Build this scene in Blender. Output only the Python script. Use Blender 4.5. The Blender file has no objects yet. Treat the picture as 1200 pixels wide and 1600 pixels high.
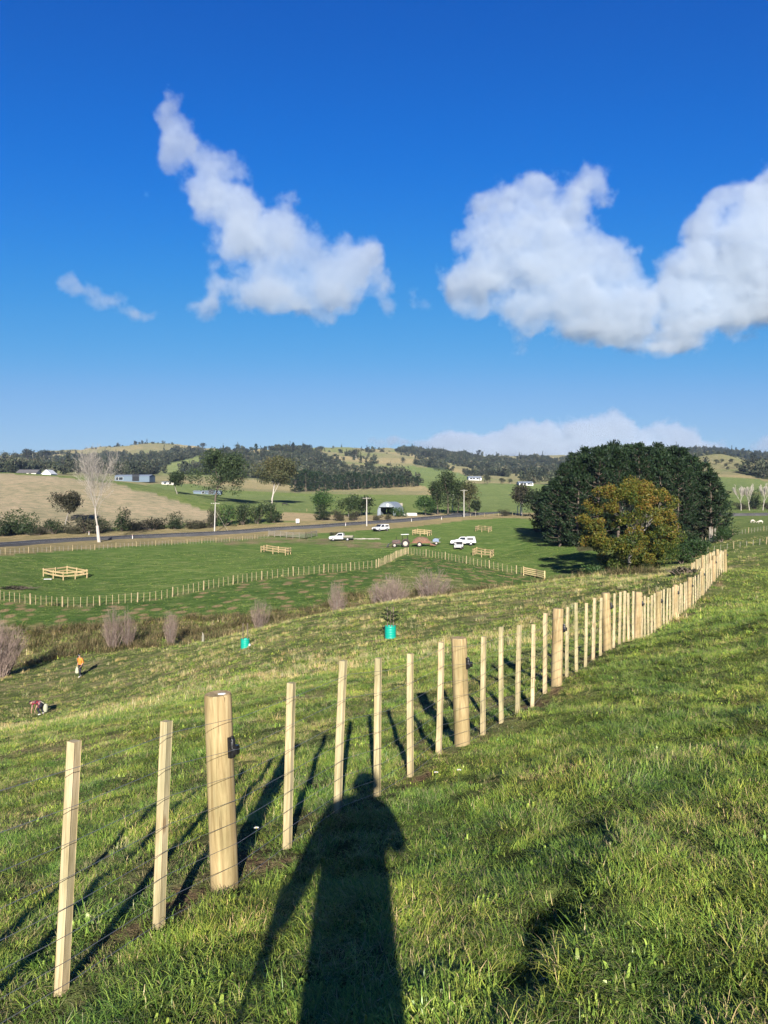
import bpy, bmesh, math, random
import numpy as np
from mathutils import Vector, Matrix

SC = bpy.context.scene
COL = SC.collection
R = math.radians

# ------------------------------------------------------------------ camera, light, sky
F = 1203.0          # focal length in photograph pixels (photograph 1200 x 1600)
YH = 780.0          # eye level in the photograph
CAMZ = 1.60
cam_d = bpy.data.cameras.new('camera')
cam = bpy.data.objects.new('camera', cam_d)
COL.objects.link(cam)
cam_d.sensor_fit = 'VERTICAL'
cam_d.sensor_height = 24.0
cam_d.lens = 24.0 * F / 1600.0
cam_d.shift_y = -(800.0 - YH) / 1600.0
cam_d.clip_start = 0.05
cam_d.clip_end = 40000.0
cam.location = (0, 0, CAMZ)
cam.rotation_euler = (R(90), 0, 0)
SC.camera = cam

SUN_EL = R(20.5)
SUN_AZ = R(1.9)                      # a little to the right of straight behind the camera
LDIR = Vector((-math.sin(SUN_AZ) * math.cos(SUN_EL), math.cos(SUN_AZ) * math.cos(SUN_EL), -math.sin(SUN_EL)))
world = bpy.data.worlds.new('World')
SC.world = world
world.use_nodes = True
wn = world.node_tree
wn.nodes.clear()
sky = wn.nodes.new('ShaderNodeTexSky')
sky.sky_type = 'NISHITA'
sky.sun_disc = False
sky.sun_elevation = SUN_EL
sky.sun_rotation = math.pi - SUN_AZ
sky.altitude = 50.0
sky.air_density = 1.0
sky.dust_density = 0.0
sky.ozone_density = 6.0
# grade of the sky's colour, the same over the whole dome: scaled to picture values, curved, scaled back
EXPOSURE = 1.50
def _vm(op, a, v):
    n = wn.nodes.new('ShaderNodeVectorMath'); n.operation = op
    wn.links.new(a, n.inputs[0]); n.inputs[1].default_value = v
    return n.outputs[0]
_k = 0.1276
scv = wn.nodes.new('ShaderNodeRGBCurve')
for _ch, _pts in enumerate((((0.0, 0.0), (0.080, 0.002), (0.127, 0.010), (0.235, 0.090), (0.370, 0.245), (1.0, 0.58)),
                            ((0.0, 0.0), (0.163, 0.092), (0.255, 0.166), (0.447, 0.335), (0.768, 0.530), (1.0, 0.67)),
                            ((0.0, 0.0), (0.434, 0.540), (0.629, 0.730), (0.932, 0.800), (1.0, 0.82)))):
    cv = scv.mapping.curves[_ch]
    cv.points[0].location = _pts[0]; cv.points[1].location = _pts[-1]
    for _p in _pts[1:-1]:
        cv.points.new(*_p)
scv.mapping.update()
wn.links.new(_vm('MULTIPLY', sky.outputs[0], (_k, _k, _k)), scv.inputs['Color'])
_g = 10.0 / 2 ** EXPOSURE
sbg = wn.nodes.new('ShaderNodeBackground')
sbg.inputs['Strength'].default_value = 0.10
sout = wn.nodes.new('ShaderNodeOutputWorld')
wn.links.new(_vm('MULTIPLY', scv.outputs[0], (_g, _g, _g)), sbg.inputs['Color'])
wn.links.new(sbg.outputs[0], sout.inputs['Surface'])

sun_d = bpy.data.lights.new('sun', 'SUN')
sun_d.energy = 5.0
sun_d.angle = R(0.5)
sun_d.color = (1.0, 0.945, 0.86)
sun = bpy.data.objects.new('sun', sun_d)
COL.objects.link(sun)
sun.rotation_euler = LDIR.to_track_quat('-Z', 'Y').to_euler()
sun.location = (0, -30, 40)

SC.view_settings.view_transform = 'Standard'
SC.view_settings.look = 'None'
SC.view_settings.gamma = 1.0
SC.view_settings.exposure = EXPOSURE
SC.view_settings.use_curve_mapping = False
cy = SC.cycles
cy.use_denoising = True
try:
    cy.denoiser = 'OPENIMAGEDENOISE'
    cy.denoising_input_passes = 'RGB_ALBEDO_NORMAL'
except Exception:
    pass
cy.max_bounces = 8
cy.diffuse_bounces = 3
cy.glossy_bounces = 2
cy.transmission_bounces = 3
cy.transparent_max_bounces = 8
cy.volume_bounces = 6
cy.use_adaptive_sampling = True
cy.adaptive_threshold = 0.01
cy.caustics_reflective = False
cy.caustics_refractive = False
cy.volume_step_rate = 2.0
cy.volume_max_steps = 256

# ------------------------------------------------------------------ noise and terrain
def _perm(seed):
    r = np.random.RandomState(seed)
    p = r.permutation(256)
    return np.concatenate([p, p])
_P = _perm(7)
_G = np.stack([np.cos(np.arange(256) * 2 * np.pi / 256), np.sin(np.arange(256) * 2 * np.pi / 256)], 1)

def perlin(x, y):
    x = np.asarray(x, float); y = np.asarray(y, float)
    xi = np.floor(x).astype(int); yi = np.floor(y).astype(int)
    xf = x - xi; yf = y - yi
    u = xf * xf * xf * (xf * (xf * 6 - 15) + 10); v = yf * yf * yf * (yf * (yf * 6 - 15) + 10)
    def g(ix, iy, dx, dy):
        h = _P[(_P[ix & 255] + iy) & 255]
        gg = _G[h]
        return gg[..., 0] * dx + gg[..., 1] * dy
    a = g(xi, yi, xf, yf); b = g(xi + 1, yi, xf - 1, yf)
    c = g(xi, yi + 1, xf, yf - 1); d = g(xi + 1, yi + 1, xf - 1, yf - 1)
    return (a + u * (b - a)) + v * ((c + u * (d - c)) - (a + u * (b - a)))

def fbm(x, y, o=4, ox=0.0):
    s = 0.0; a = 1.0; f = 1.0
    for i in range(o):
        s = s + a * perlin(x * f + ox + 17.3 * i, y * f - ox + 9.1 * i)
        a *= 0.5; f *= 2.03
    return s

def sstep(a, b, x):
    t = np.clip((x - a) / (b - a), 0, 1)
    return t * t * (3 - 2 * t)

def near_plane(x, y):                # height relative to the eye on the hillside round the camera
    return -1.55 + 0.165 * x - 0.145 * y

# how high the ground stands, seen from the eye: (bearing in pixels, height in pixels, metres away)
CP = []
for _px in (-300, 100, 350, 600, 850, 1100, 1500):
    for _d in (6, 11, 18):
        CP.append((_px, YH - F * near_plane((_px - 600) / F * _d, _d) / _d, _d))
CP += [
 (997,1004,19.5),(1032,980,23.5),(1077,948,30.5),(1116,908,37),(1135,894,40),(1088,900,55),(1078,904,62),
 (610,997,38.8),(383,1011,47),(125,1059,58),(58,1116,48),(850,955,40),(1200,925,36),(1200,895,60),(300,1045,46),
 (0,1053,64),(125,1031,66),(250,1013,67),(400,985,68),(500,966,68),(600,946,68),(720,931,70),(850,912,72),(950,900,75),(1050,886,80),(1150,874,85),(1200,866,90),
 (0,1048,72),(0,1010,78),(100,1012,74),(100,985,80),(110,950,88),(5,940,90),
 (270,1003,73),(270,975,80),(250,938,92),(400,984,75),(400,955,83),(400,908,101),(527,972,76),(527,938,86),(500,895,105),
 (612,958,76),(612,936,87),(600,887,109),(680,945,80),(680,922,90),(720,902,101),(720,876,126),(850,930,86),(850,906,106),
 (960,915,90),(960,895,101),(1050,900,96),(1050,872,122),(1150,885,98),(1200,868,104),(1200,853,112),(1100,873,104),
 (1200,840,128),(1100,857,126),(1150,838,152),(1200,825,172),(1200,812,222),(1150,813,222),(1180,796,310),
 (100,906,112),(430,868,142),(755,871,142),(660,838,182),(755,830,202),(530,845,172),(594,830,196),(640,854,156),(718,858,151),
 (635,866,135),(335,832,215),(574,822,226),(725,808,266),(0,858,150),(150,848,175),(240,840,196),(420,832,212),(640,816,246),
 (0,885,122),(240,885,122),(300,860,148),(540,868,138),
 (1110,845,142),(880,838,165),(1000,858,128),(850,842,162),(900,824,200),(800,812,240),(830,807,256),(905,880,118),(800,870,138),
 (0,838,190),(150,832,206),(300,823,226),(0,790,240),(0,740,300),(100,746,300),(200,758,290),(280,783,270),(330,803,252),(150,795,245),
 (0,757,400),(100,760,400),(200,768,400),(300,775,390),(420,783,352),(500,794,320),(600,799,295),(690,800,300),(400,770,480),(550,774,500),(650,771,520),
 (700,776,470),(760,770,500),(850,776,470),(950,780,450),(760,788,380),
 (0,737,700),(100,737,700),(210,751,550),(300,752,650),(450,767,620),(550,759,680),(650,751,760),(720,749,720),(800,752,700),(850,756,700),(950,758,700),
 (0,722,1300),(90,719,1500),(180,704,1800),(250,690,2000),(310,703,1900),(400,708,1700),(480,703,1700),(540,698,1700),(600,704,1700),(640,704,2000),(700,708,2000),
 (750,715,2100),(820,712,2200),(880,723,2300),(950,725,2400),(1040,705,2000),(1100,701,2000),(1200,709,2000),
 (250,716,1200),(290,714,1300),(200,730,1100),(380,730,1000),(460,737,1000),(560,721,1200),(620,737,1000),(700,736,1100),(750,731,1300),(850,735,1300),
 (1060,723,900),(1125,710,900),(1200,728,900),(1150,765,500),(1200,766,500),(1125,738,650),(1060,745,600),(1000,745,800),
 (1125,716,1200),(1200,727,1300),
]
for _px in (0, 200, 400, 600, 800, 1000, 1200):
    CP += [(_px, 735, 3000), (_px, 758, 4200), (_px, 772, 6500)]
CP = [c for c in CP] + [(-300, c[1], c[2]) for c in CP if 0 <= c[0] <= 20] + [(1500, c[1] - (4 if c[2] < 130 else 0), c[2]) for c in CP if 1190 <= c[0] <= 1210]
CP = np.array(CP, float)

def _uv(px, d):
    return np.stack([np.asarray(px, float) / 260.0, np.log(np.asarray(d, float)) * 2.6], -1)
_cu = _uv(CP[:, 0], CP[:, 2])
def _ker(a, b):
    r2 = ((a[:, None, :] - b[None, :, :]) ** 2).sum(-1)
    return r2 * np.log(r2 + 1e-12) * 0.5
_n = len(CP)
_K = _ker(_cu, _cu) + np.eye(_n) * 0.004
_Pm = np.concatenate([np.ones((_n, 1)), _cu], 1)
_A = np.block([[_K, _Pm], [_Pm.T, np.zeros((3, 3))]])
_w = np.linalg.solve(_A, np.concatenate([CP[:, 1], np.zeros(3)]))

def tps_py(px, d):
    q = _uv(px, d).reshape(-1, 2)
    out = np.empty(len(q))
    for i in range(0, len(q), 20000):
        s = slice(i, i + 20000)
        out[s] = _ker(q[s], _cu) @ _w[:_n] + _w[_n] + q[s] @ _w[_n + 1:]
    return out.reshape(np.shape(px))

DITCH = [((0.50, 2.90), (0.86, 3.68))]
def ground(x, y):
    """world height of the ground at x, y (numpy arrays)"""
    x = np.atleast_1d(np.asarray(x, float)); y = np.atleast_1d(np.asarray(y, float))
    r = np.hypot(x, y)
    ang = np.arctan2(x, y)
    ac = np.clip(ang, -R(38), R(38))
    d = np.clip(r * np.cos(ac), 3.0, 6400)
    px = np.clip(600 + F * np.tan(ac), -290, 1490)
    z_far = (YH - tps_py(px, d)) / F * d
    zn = near_plane(x, y)
    back = sstep(R(60), R(110), np.abs(ang))
    zb = np.clip(zn, -14, 14)
    z_far = z_far * (1 - back) + zb * back
    w = sstep(9, 17, r)
    z = zn * (1 - w) + z_far * w
    # unevenness of the turf, folds of the far hills
    amp = 0.045 * (1 - sstep(20, 60, r)) + 0.05
    z = z + amp * fbm(x / 1.1, y / 1.1, 3) * (1 - sstep(25, 90, r)) + 0.09 * fbm(x / 5.0, y / 5.0, 3, 3.1) * (1 - sstep(100, 300, r)) * sstep(2, 9, r)
    z = z + 0.30 * fbm(x / 16.0, y / 16.0, 3, 5.7) * sstep(30, 70, r) * (1 - sstep(250, 500, r)) * 0.7
    z = z - 0.115 * np.exp(-((r - 10.0) / 3.6) ** 2) * sstep(5.0, 7.0, r)
    hill = sstep(650, 1500, r)
    z = z + hill * (22.0 * np.abs(fbm(x / 240.0, y / 240.0, 4, 2.2)) - 9.0)
    z = z + sstep(300, 600, r) * (1 - sstep(900, 1300, r)) * 1.6 * fbm(x / 90.0, y / 90.0, 3, 8.0)
    for (a, b) in DITCH:
        a = np.array(a); b = np.array(b); ab = b - a
        t = np.clip(((x - a[0]) * ab[0] + (y - a[1]) * ab[1]) / (ab @ ab), 0, 1)
        dx = x - a[0] - t * ab[0]; dy = y - a[1] - t * ab[1]
        q = np.hypot(dx, dy)
        wv = 0.13 + 0.05 * perlin(x * 3, y * 3)
        side = (dx * ab[1] - dy * ab[0]) / np.hypot(*ab)
        z = z - 0.16 * (1 - sstep(0.4, 1.5, q / wv)) + 0.075 * np.exp(-((side - 0.26) / 0.18) ** 2) * (q < 0.8)
    return z + CAMZ

def gz(x, y):
    return float(ground([x], [y])[0])

_DS = np.exp(np.linspace(math.log(2.5), math.log(4000), 2600))
_raycache = {}
def hit(px, py, dmin=2.5):
    """point of the ground met by the line of sight through a pixel of the photograph"""
    t = (px - 600) / F
    if px not in _raycache:
        _raycache[px] = YH - (ground(t * _DS, _DS) - CAMZ) / _DS * F
    p = _raycache[px]
    ok = np.where((p <= py) & (_DS >= dmin))[0]
    i = ok[0] if len(ok) else len(_DS) - 1
    d = _DS[i]
    if i > 0 and p[i - 1] > py >= p[i]:
        f = (p[i - 1] - py) / max(p[i - 1] - p[i], 1e-6)
        d = _DS[i - 1] + f * (_DS[i] - _DS[i - 1])
    return Vector((t * d, d, gz(t * d, d)))

def at(px, d):
    x = (px - 600) / F * d
    return Vector((x, d, gz(x, d)))

# ------------------------------------------------------------------ mesh helpers
class MB:
    def __init__(self):
        self.v = []; self.f = []; self.mi = []
    def add(self, verts, faces, m=0):
        o = len(self.v)
        self.v.extend([tuple(p) for p in verts])
        for f in faces:
            self.f.append(tuple(i + o for i in f)); self.mi.append(m)
    def box(self, c, s, rz=0.0, m=0, taper=1.0, M=None):
        hx, hy, hz = s[0] / 2, s[1] / 2, s[2] / 2
        vs = []
        for z, k in ((-hz, 1.0), (hz, taper)):
            for (x, y) in ((-hx, -hy), (hx, -hy), (hx, hy), (-hx, hy)):
                vs.append(Vector((x * k, y * k, z)))
        if M is None:
            M = Matrix.Translation(c) @ Matrix.Rotation(rz, 4, 'Z')
        else:
            M = M @ Matrix.Translation(c) @ Matrix.Rotation(rz, 4, 'Z')
        self.add([M @ p for p in vs], [(0, 3, 2, 1), (4, 5, 6, 7), (0, 1, 5, 4), (1, 2, 6, 5), (2, 3, 7, 6), (3, 0, 4, 7)], m)
    def tube(self, p0, p1, r0, r1=None, n=8, caps=True, m=0):
        r1 = r0 if r1 is None else r1
        p0 = Vector(p0); p1 = Vector(p1)
        dv = p1 - p0
        if dv.length < 1e-9:
            return
        dv.normalize()
        a = dv.orthogonal().normalized(); b = dv.cross(a)
        vs = []
        for p, r in ((p0, r0), (p1, r1)):
            for i in range(n):
                t = 2 * math.pi * i / n
                vs.append(p + (a * math.cos(t) + b * math.sin(t)) * r)
        fs = [(i, (i + 1) % n, n + (i + 1) % n, n + i) for i in range(n)]
        if caps:
            fs += [tuple(range(n - 1, -1, -1)), tuple(range(n, 2 * n))]
        self.add(vs, fs, m)
    def path(self, pts, r, n=6, m=0):
        for i in range(len(pts) - 1):
            self.tube(pts[i], pts[i + 1], r if not isinstance(r, (list, tuple)) else r[i], r if not isinstance(r, (list, tuple)) else r[i + 1], n, True, m)
    def prism(self, prof, w, M=None, m=0, inset=0.0):
        """profile in x,z extruded along y from -w/2 to w/2; inset narrows points by a per-point amount"""
        M = M or Matrix()
        n = len(prof)
        vs = []
        for s in (-1, 1):
            for p in prof:
                yy = s * (w / 2 - (p[2] if len(p) > 2 else 0.0))
                vs.append(M @ Vector((p[0], yy, p[1])))
        fs = [tuple(range(n)), tuple(range(2 * n - 1, n - 1, -1))]
        fs += [((i + 1) % n, i, n + i, n + (i + 1) % n) for i in range(n)]
        self.add(vs, fs, m)
    def lathe(self, prof, n=20, c=(0, 0, 0), m=0, closed=True):
        c = Vector(c)
        vs = []
        for (r, z) in prof:
            for i in range(n):
                t = 2 * math.pi * i / n
                vs.append(c + Vector((r * math.cos(t), r * math.sin(t), z)))
        fs = []
        for k in range(len(prof) - 1):
            for i in range(n):
                fs.append((k * n + i, k * n + (i + 1) % n, (k + 1) * n + (i + 1) % n, (k + 1) * n + i))
        if closed:
            fs.append(tuple(range(n - 1, -1, -1)))
            fs.append(tuple((len(prof) - 1) * n + i for i in range(n)))
        self.add(vs, fs, m)
    def mesh(self, name, mats, smooth=False, bevel=0.0):
        me = bpy.data.meshes.new(name)
        me.from_pydata(self.v, [], self.f)
        mats = mats if isinstance(mats, (list, tuple)) else [mats]
        for mm in mats:
            me.materials.append(mm)
        if len(mats) > 1:
            me.polygons.foreach_set('material_index', self.mi)
        if bevel > 0:
            bm = bmesh.new(); bm.from_mesh(me)
            bmesh.ops.remove_doubles(bm, verts=bm.verts, dist=1e-5)
            es = [e for e in bm.edges if len(e.link_faces) == 2 and e.calc_face_angle(0) > 0.5]
            bmesh.ops.bevel(bm, geom=es, offset=bevel, segments=2, affect='EDGES', profile=0.6, clamp_overlap=True)
            bm.to_mesh(me); bm.free()
        if smooth:
            me.polygons.foreach_set('use_smooth', [True] * len(me.polygons))
            try:
                me.set_sharp_from_angle(angle=R(40))
            except Exception:
                pass
        me.validate()
        me.update()
        return me
    def build(self, name, mats, parent=None, smooth=False, bevel=0.0):
        return link(name, self.mesh(name, mats, smooth, bevel), parent)

def link(name, me, parent=None, loc=None, rot=None, scale=None):
    o = bpy.data.objects.new(name, me)
    COL.objects.link(o)
    if parent is not None:
        o.parent = parent
    if loc is not None:
        o.location = loc
    if rot is not None:
        o.rotation_euler = rot
    if scale is not None:
        o.scale = scale if hasattr(scale, '__len__') else (scale,) * 3
    return o

def thing(name, label, cat, loc=(0, 0, 0), rz=0.0, group=None):
    o = link(name, None, None, loc, (0, 0, rz))
    o.empty_display_size = 0.2
    return tag(o, label, cat, group)

def tag(o, label, cat, group=None):
    o['label'] = label; o['category'] = cat
    if group:
        o['group'] = group
    return o

def kind(o, k):
    o['kind'] = k
    return o

def copy_thing(root, label, loc, rz=None, scale=None, group=None):
    c = root.copy(); COL.objects.link(c)
    c.location = loc
    if rz is not None:
        c.rotation_euler = (0, 0, rz)
    if scale is not None:
        c.scale = scale if hasattr(scale, '__len__') else (scale,) * 3
    c['label'] = label
    if group:
        c['group'] = group
    for ch in list(root.children):
        k = ch.copy(); COL.objects.link(k); k.parent = c
        for g in list(ch.children):
            h = g.copy(); COL.objects.link(h); h.parent = k
    return c

def fast_mesh(name, verts, faces, mats, tint=None, attr='tint'):
    """numpy arrays: verts (n,3), faces (m,k)"""
    me = bpy.data.meshes.new(name)
    nv = len(verts); nf, k = faces.shape
    me.vertices.add(nv)
    me.vertices.foreach_set('co', np.ascontiguousarray(verts, np.float32).ravel())
    me.loops.add(nf * k)
    me.loops.foreach_set('vertex_index', np.ascontiguousarray(faces, np.int32).ravel())
    me.polygons.add(nf)
    me.polygons.foreach_set('loop_start', np.arange(0, nf * k, k, dtype=np.int32))
    if tint is not None:
        a = me.attributes.new(attr, 'FLOAT', 'POINT')
        a.data.foreach_set('value', np.ascontiguousarray(tint, np.float32))
    for m in (mats if isinstance(mats, (list, tuple)) else [mats]):
        me.materials.append(m)
    me.update(calc_edges=True)
    me.validate()
    return me

# ------------------------------------------------------------------ material helpers
class NT:
    def __init__(self, mat):
        self.t = mat.node_tree; self.n = self.t.nodes; self.l = self.t.links
    def node(self, typ, **kw):
        nd = self.n.new(typ)
        for k, v in kw.items():
            if k.startswith('i_'):
                nd.inputs[k[2:]].default_value = v
            else:
                setattr(nd, k, v)
        return nd
    def link(self, a, b):
        self.l.new(a, b)
    def noise(self, vec, scale, detail=4, rough=0.55, dist=0.0):
        nd = self.node('ShaderNodeTexNoise')
        nd.inputs['Scale'].default_value = scale
        nd.inputs['Detail'].default_value = detail
        nd.inputs['Roughness'].default_value = rough
        nd.inputs['Distortion'].default_value = dist
        if vec is not None:
            self.link(vec, nd.inputs['Vector'])
        return nd.outputs[0]
    def ramp(self, fac, stops, interp='LINEAR'):
        nd = self.node('ShaderNodeValToRGB')
        cr = nd.color_ramp
        cr.interpolation = interp
        while len(cr.elements) < len(stops):
            cr.elements.new(0.5)
        for e, (p, c) in zip(cr.elements, stops):
            e.position = p
            e.color = (c[0], c[1], c[2], 1) if hasattr(c, '__len__') else (c, c, c, 1)
        self.link(fac, nd.inputs[0])
        return nd.outputs[0]
    def mix(self, fac, a, b, mode='MIX'):
        nd = self.node('ShaderNodeMix', data_type='RGBA', blend_type=mode)
        for s, v in ((0, fac), (6, a), (7, b)):
            if hasattr(v, 'is_linked'):
                self.link(v, nd.inputs[s])
            elif hasattr(v, '__len__'):
                nd.inputs[s].default_value = (v[0], v[1], v[2], 1)
            else:
                nd.inputs[s].default_value = v if s == 0 else (v, v, v, 1)
        return nd.outputs[2]
    def math(self, op, a, b=None, clamp=False):
        nd = self.node('ShaderNodeMath', operation=op, use_clamp=clamp)
        for i, v in ((0, a), (1, b)):
            if v is None:
                continue
            if hasattr(v, 'is_linked'):
                self.link(v, nd.inputs[i])
            else:
                nd.inputs[i].default_value = v
        return nd.outputs[0]

def material(name, rough=0.8):
    m = bpy.data.materials.new(name)
    m.use_nodes = True
    nt = NT(m)
    bsdf = nt.n.get('Principled BSDF')
    bsdf.inputs['Roughness'].default_value = rough
    try:
        bsdf.inputs['Specular IOR Level'].default_value = 0.25
    except Exception:
        pass
    return m, nt, bsdf

ALB = 0.72
def dim(c, k=None):
    return tuple(v * (k or ALB) for v in c)

def simple(name, col, rough=0.6, var=0.25, scale=6.0, metal=0.0, bump=0.0, spec=0.3, dirt=None):
    col = dim(col)
    m, nt, b = material(name, rough)
    tc = nt.node('ShaderNodeTexCoord').outputs['Object']
    n = nt.noise(tc, scale, 5)
    c = nt.mix(1.0, col, nt.ramp(n, [(0.25, 1 - var), (0.75, 1 + var * 0.6)]), 'MULTIPLY')
    if dirt:
        n2 = nt.noise(tc, scale * 0.6, 6, 0.7)
        c = nt.mix(nt.ramp(n2, [(0.5, 0.0), (0.72, 0.85)]), c, dirt)
    nt.link(c, b.inputs['Base Color'])
    b.inputs['Metallic'].default_value = metal
    b.inputs['Specular IOR Level'].default_value = spec
    if bump > 0:
        bp = nt.node('ShaderNodeBump')
        bp.inputs['Strength'].default_value = bump
        bp.inputs['Distance'].default_value = 0.02
        nt.link(n, bp.inputs['Height'])
        nt.link(bp.outputs[0], b.inputs['Normal'])
    return m

def leafmat(name, cols, trans=0.3, rough=0.6, objvar=0.25, fine=None):
    """foliage: colour by a per-leaf value, a little different on each plant, some light let through"""
    cols = [dim(k) for k in cols]
    m, nt, b = material(name, rough)
    at_ = nt.node('ShaderNodeAttribute', attribute_name='tint')
    c = nt.ramp(at_.outputs['Fac'], [(i / (len(cols) - 1), k) for i, k in enumerate(cols)])
    oi = nt.node('ShaderNodeObjectInfo')
    c = nt.mix(1.0, c, nt.ramp(oi.outputs['Random'], [(0, 1 - objvar), (1, 1 + objvar)]), 'MULTIPLY')
    nt.link(c, b.inputs['Base Color'])
    b.inputs['Specular IOR Level'].default_value = 0.18
    tr = nt.node('ShaderNodeBsdfTranslucent')
    nt.link(c, tr.inputs['Color'])
    mx = nt.node('ShaderNodeMixShader')
    mx.inputs[0].default_value = trans
    nt.link(b.outputs[0], mx.inputs[1]); nt.link(tr.outputs[0], mx.inputs[2])
    out = [n for n in nt.n if n.type == 'OUTPUT_MATERIAL'][0]
    nt.link(mx.outputs[0], out.inputs['Surface'])
    return m
# ------------------------------------------------------------------ the land
def poly_world(pts, dmin=2.5, step=14):
    """outline given by sight lines, walked over the ground -> polygon on the map"""
    out = []
    for i in range(len(pts)):
        a = pts[i]; b = pts[(i + 1) % len(pts)]
        n = max(1, int(math.hypot(b[0] - a[0], b[1] - a[1]) / step))
        for k in range(n):
            t = k / n
            p = hit(round(a[0] + (b[0] - a[0]) * t), a[1] + (b[1] - a[1]) * t, dmin)
            out.append((p.x, p.y))
    return np.array(out)

def inside(poly, x, y):
    x0, y0 = poly.min(0); x1, y1 = poly.max(0)
    res = np.zeros(x.shape, bool)
    idx = np.where((x >= x0) & (x <= x1) & (y >= y0) & (y <= y1))[0]
    if len(idx) == 0:
        return res
    X = x[idx]; Y = y[idx]; c = np.zeros(len(idx), bool)
    n = len(poly)
    for i in range(n):
        ax, ay = poly[i]; bx, by = poly[(i + 1) % n]
        if ay == by:
            continue
        t = ((ay > Y) != (by > Y)) & (X < (bx - ax) * (Y - ay) / (by - ay) + ax)
        c ^= t
    res[idx] = c
    return res

# the line of the near fence, on the map
FPATH = [(-0.968 + 0.304 * k, 4.85 + 0.593 * k) for k in range(-4, 20)]
for q in ((997, 19.2), (1032, 23.2), (1077, 30.0), (1116, 37), (1135, 40.5)):
    FPATH.append(((q[0] - 600) / F * q[1], q[1]))
FPATH = np.array(FPATH)
FPATH_FAR = np.array([((px - 600) / F * d, d) for px, d in ((1135, 40.5), (1112, 47), (1090, 55), (1080, 60))])
def fence_side(x, y):
    """metres to the right of the near fence line (left is negative)"""
    a = FPATH[0]; b = FPATH[22]; c = FPATH[-1]
    def side(p, q):
        ex, ey = q - p; L = math.hypot(ex, ey)
        return ((x - p[0]) * ey - (y - p[1]) * ex) / L
    s = side(a, b)
    s2 = side(b, c)
    return np.where(y < b[1], s, s2)

# where each kind of land lies
Z = {}
Z['flat'] = poly_world([(-60, 866), (100, 858), (240, 850), (420, 836), (520, 828), (640, 820), (725, 810), (800, 810), (905, 822), (935, 850), (930, 880), (855, 905), (740, 880), (640, 866), (590, 884), (500, 894), (400, 904), (250, 935), (110, 946), (0, 938), (-60, 935)], 80)
Z['planted'] = poly_world([(-60, 938), (0, 940), (110, 949), (250, 937), (400, 906), (500, 896), (590, 886), (640, 868), (700, 874), (850, 907), (850, 925), (740, 915), (690, 900), (640, 885), (600, 905), (540, 935), (480, 950), (380, 962), (300, 965), (180, 975), (80, 978), (-60, 975)], 70)
Z['track'] = poly_world([(330, 846), (420, 839), (500, 841), (560, 845), (615, 850), (620, 856), (560, 856), (520, 852), (440, 848), (360, 852)], 90)
Z['verge'] = poly_world([(-80, 876), (-80, 835), (200, 826), (420, 818), (600, 806), (730, 800), (905, 800), (905, 815), (800, 809), (735, 812), (640, 824), (520, 832), (400, 840), (240, 851), (100, 860)], 110)
Z['tanhill'] = poly_world([(-80, 838), (-80, 738), (0, 739), (100, 746), (200, 758), (290, 787), (345, 806), (330, 816), (200, 825), (80, 832)], 160)
Z['dryflat'] = poly_world([(420, 815), (445, 800), (520, 805), (640, 806), (690, 800), (690, 808), (560, 814)], 180)
FOREST = {}
def fpoly(name, pts, dmin=280):
    FOREST[name] = poly_world(pts, dmin, 10)
fpoly('ridge bush', [(145, 716), (172, 709), (200, 716), (232, 718), (277, 705), (317, 706), (318, 712), (258, 727), (238, 741), (200, 742), (150, 738)], 600)
fpoly('valley bush', [(312, 716), (340, 708), (400, 707), (440, 702), (478, 702), (500, 712), (525, 728), (560, 735), (590, 738), (640, 748), (640, 756), (560, 762), (480, 762), (445, 757), (400, 748), (340, 742), (290, 742), (270, 735)], 500)
fpoly('left bush', [(-60, 728), (0, 728), (55, 727), (90, 719), (150, 714), (150, 738), (100, 735), (70, 728), (60, 735), (20, 740), (-60, 740)], 500)
fpoly('middle bush', [(616, 706), (640, 704), (697, 708), (728, 712), (752, 714), (775, 718), (850, 727), (872, 738), (855, 745), (800, 740), (770, 733), (745, 735), (700, 722), (660, 714)], 600)
fpoly('east bush', [(735, 726), (770, 726), (793, 735), (795, 746), (770, 742), (738, 740)], 500)
fpoly('back bush', [(806, 716), (830, 717), (870, 722), (905, 724), (960, 725), (960, 745), (900, 742), (865, 730)], 700)
fpoly('right ridge bush', [(1030, 708), (1060, 702), (1100, 702), (1200, 710), (1270, 715), (1270, 735), (1200, 728), (1160, 716), (1125, 711), (1075, 718), (1030, 724)], 1250)
fpoly('right gully bush', [(1150, 738), (1180, 736), (1260, 745), (1260, 752), (1190, 748)], 500)
fpoly('scrub line', [(640, 722), (690, 728), (710, 736), (690, 735), (650, 726)], 600)
BALD = [poly_world([(250, 733), (262, 726), (312, 712), (320, 722), (300, 735), (270, 742)], 600, 10)]
FARGREEN = [poly_world(p, 280) for p in (
    [(200, 780), (200, 757), (300, 756), (380, 772), (500, 776), (505, 800), (430, 800), (330, 795), (290, 783)],
    [(590, 735), (640, 727), (700, 735), (740, 745), (720, 760), (670, 765), (640, 750)],
    [(690, 790), (690, 768), (730, 755), (860, 757), (870, 800), (760, 803)],
    [(1085, 760), (1085, 747), (1140, 745), (1270, 757), (1270, 772), (1150, 768)])]

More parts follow.
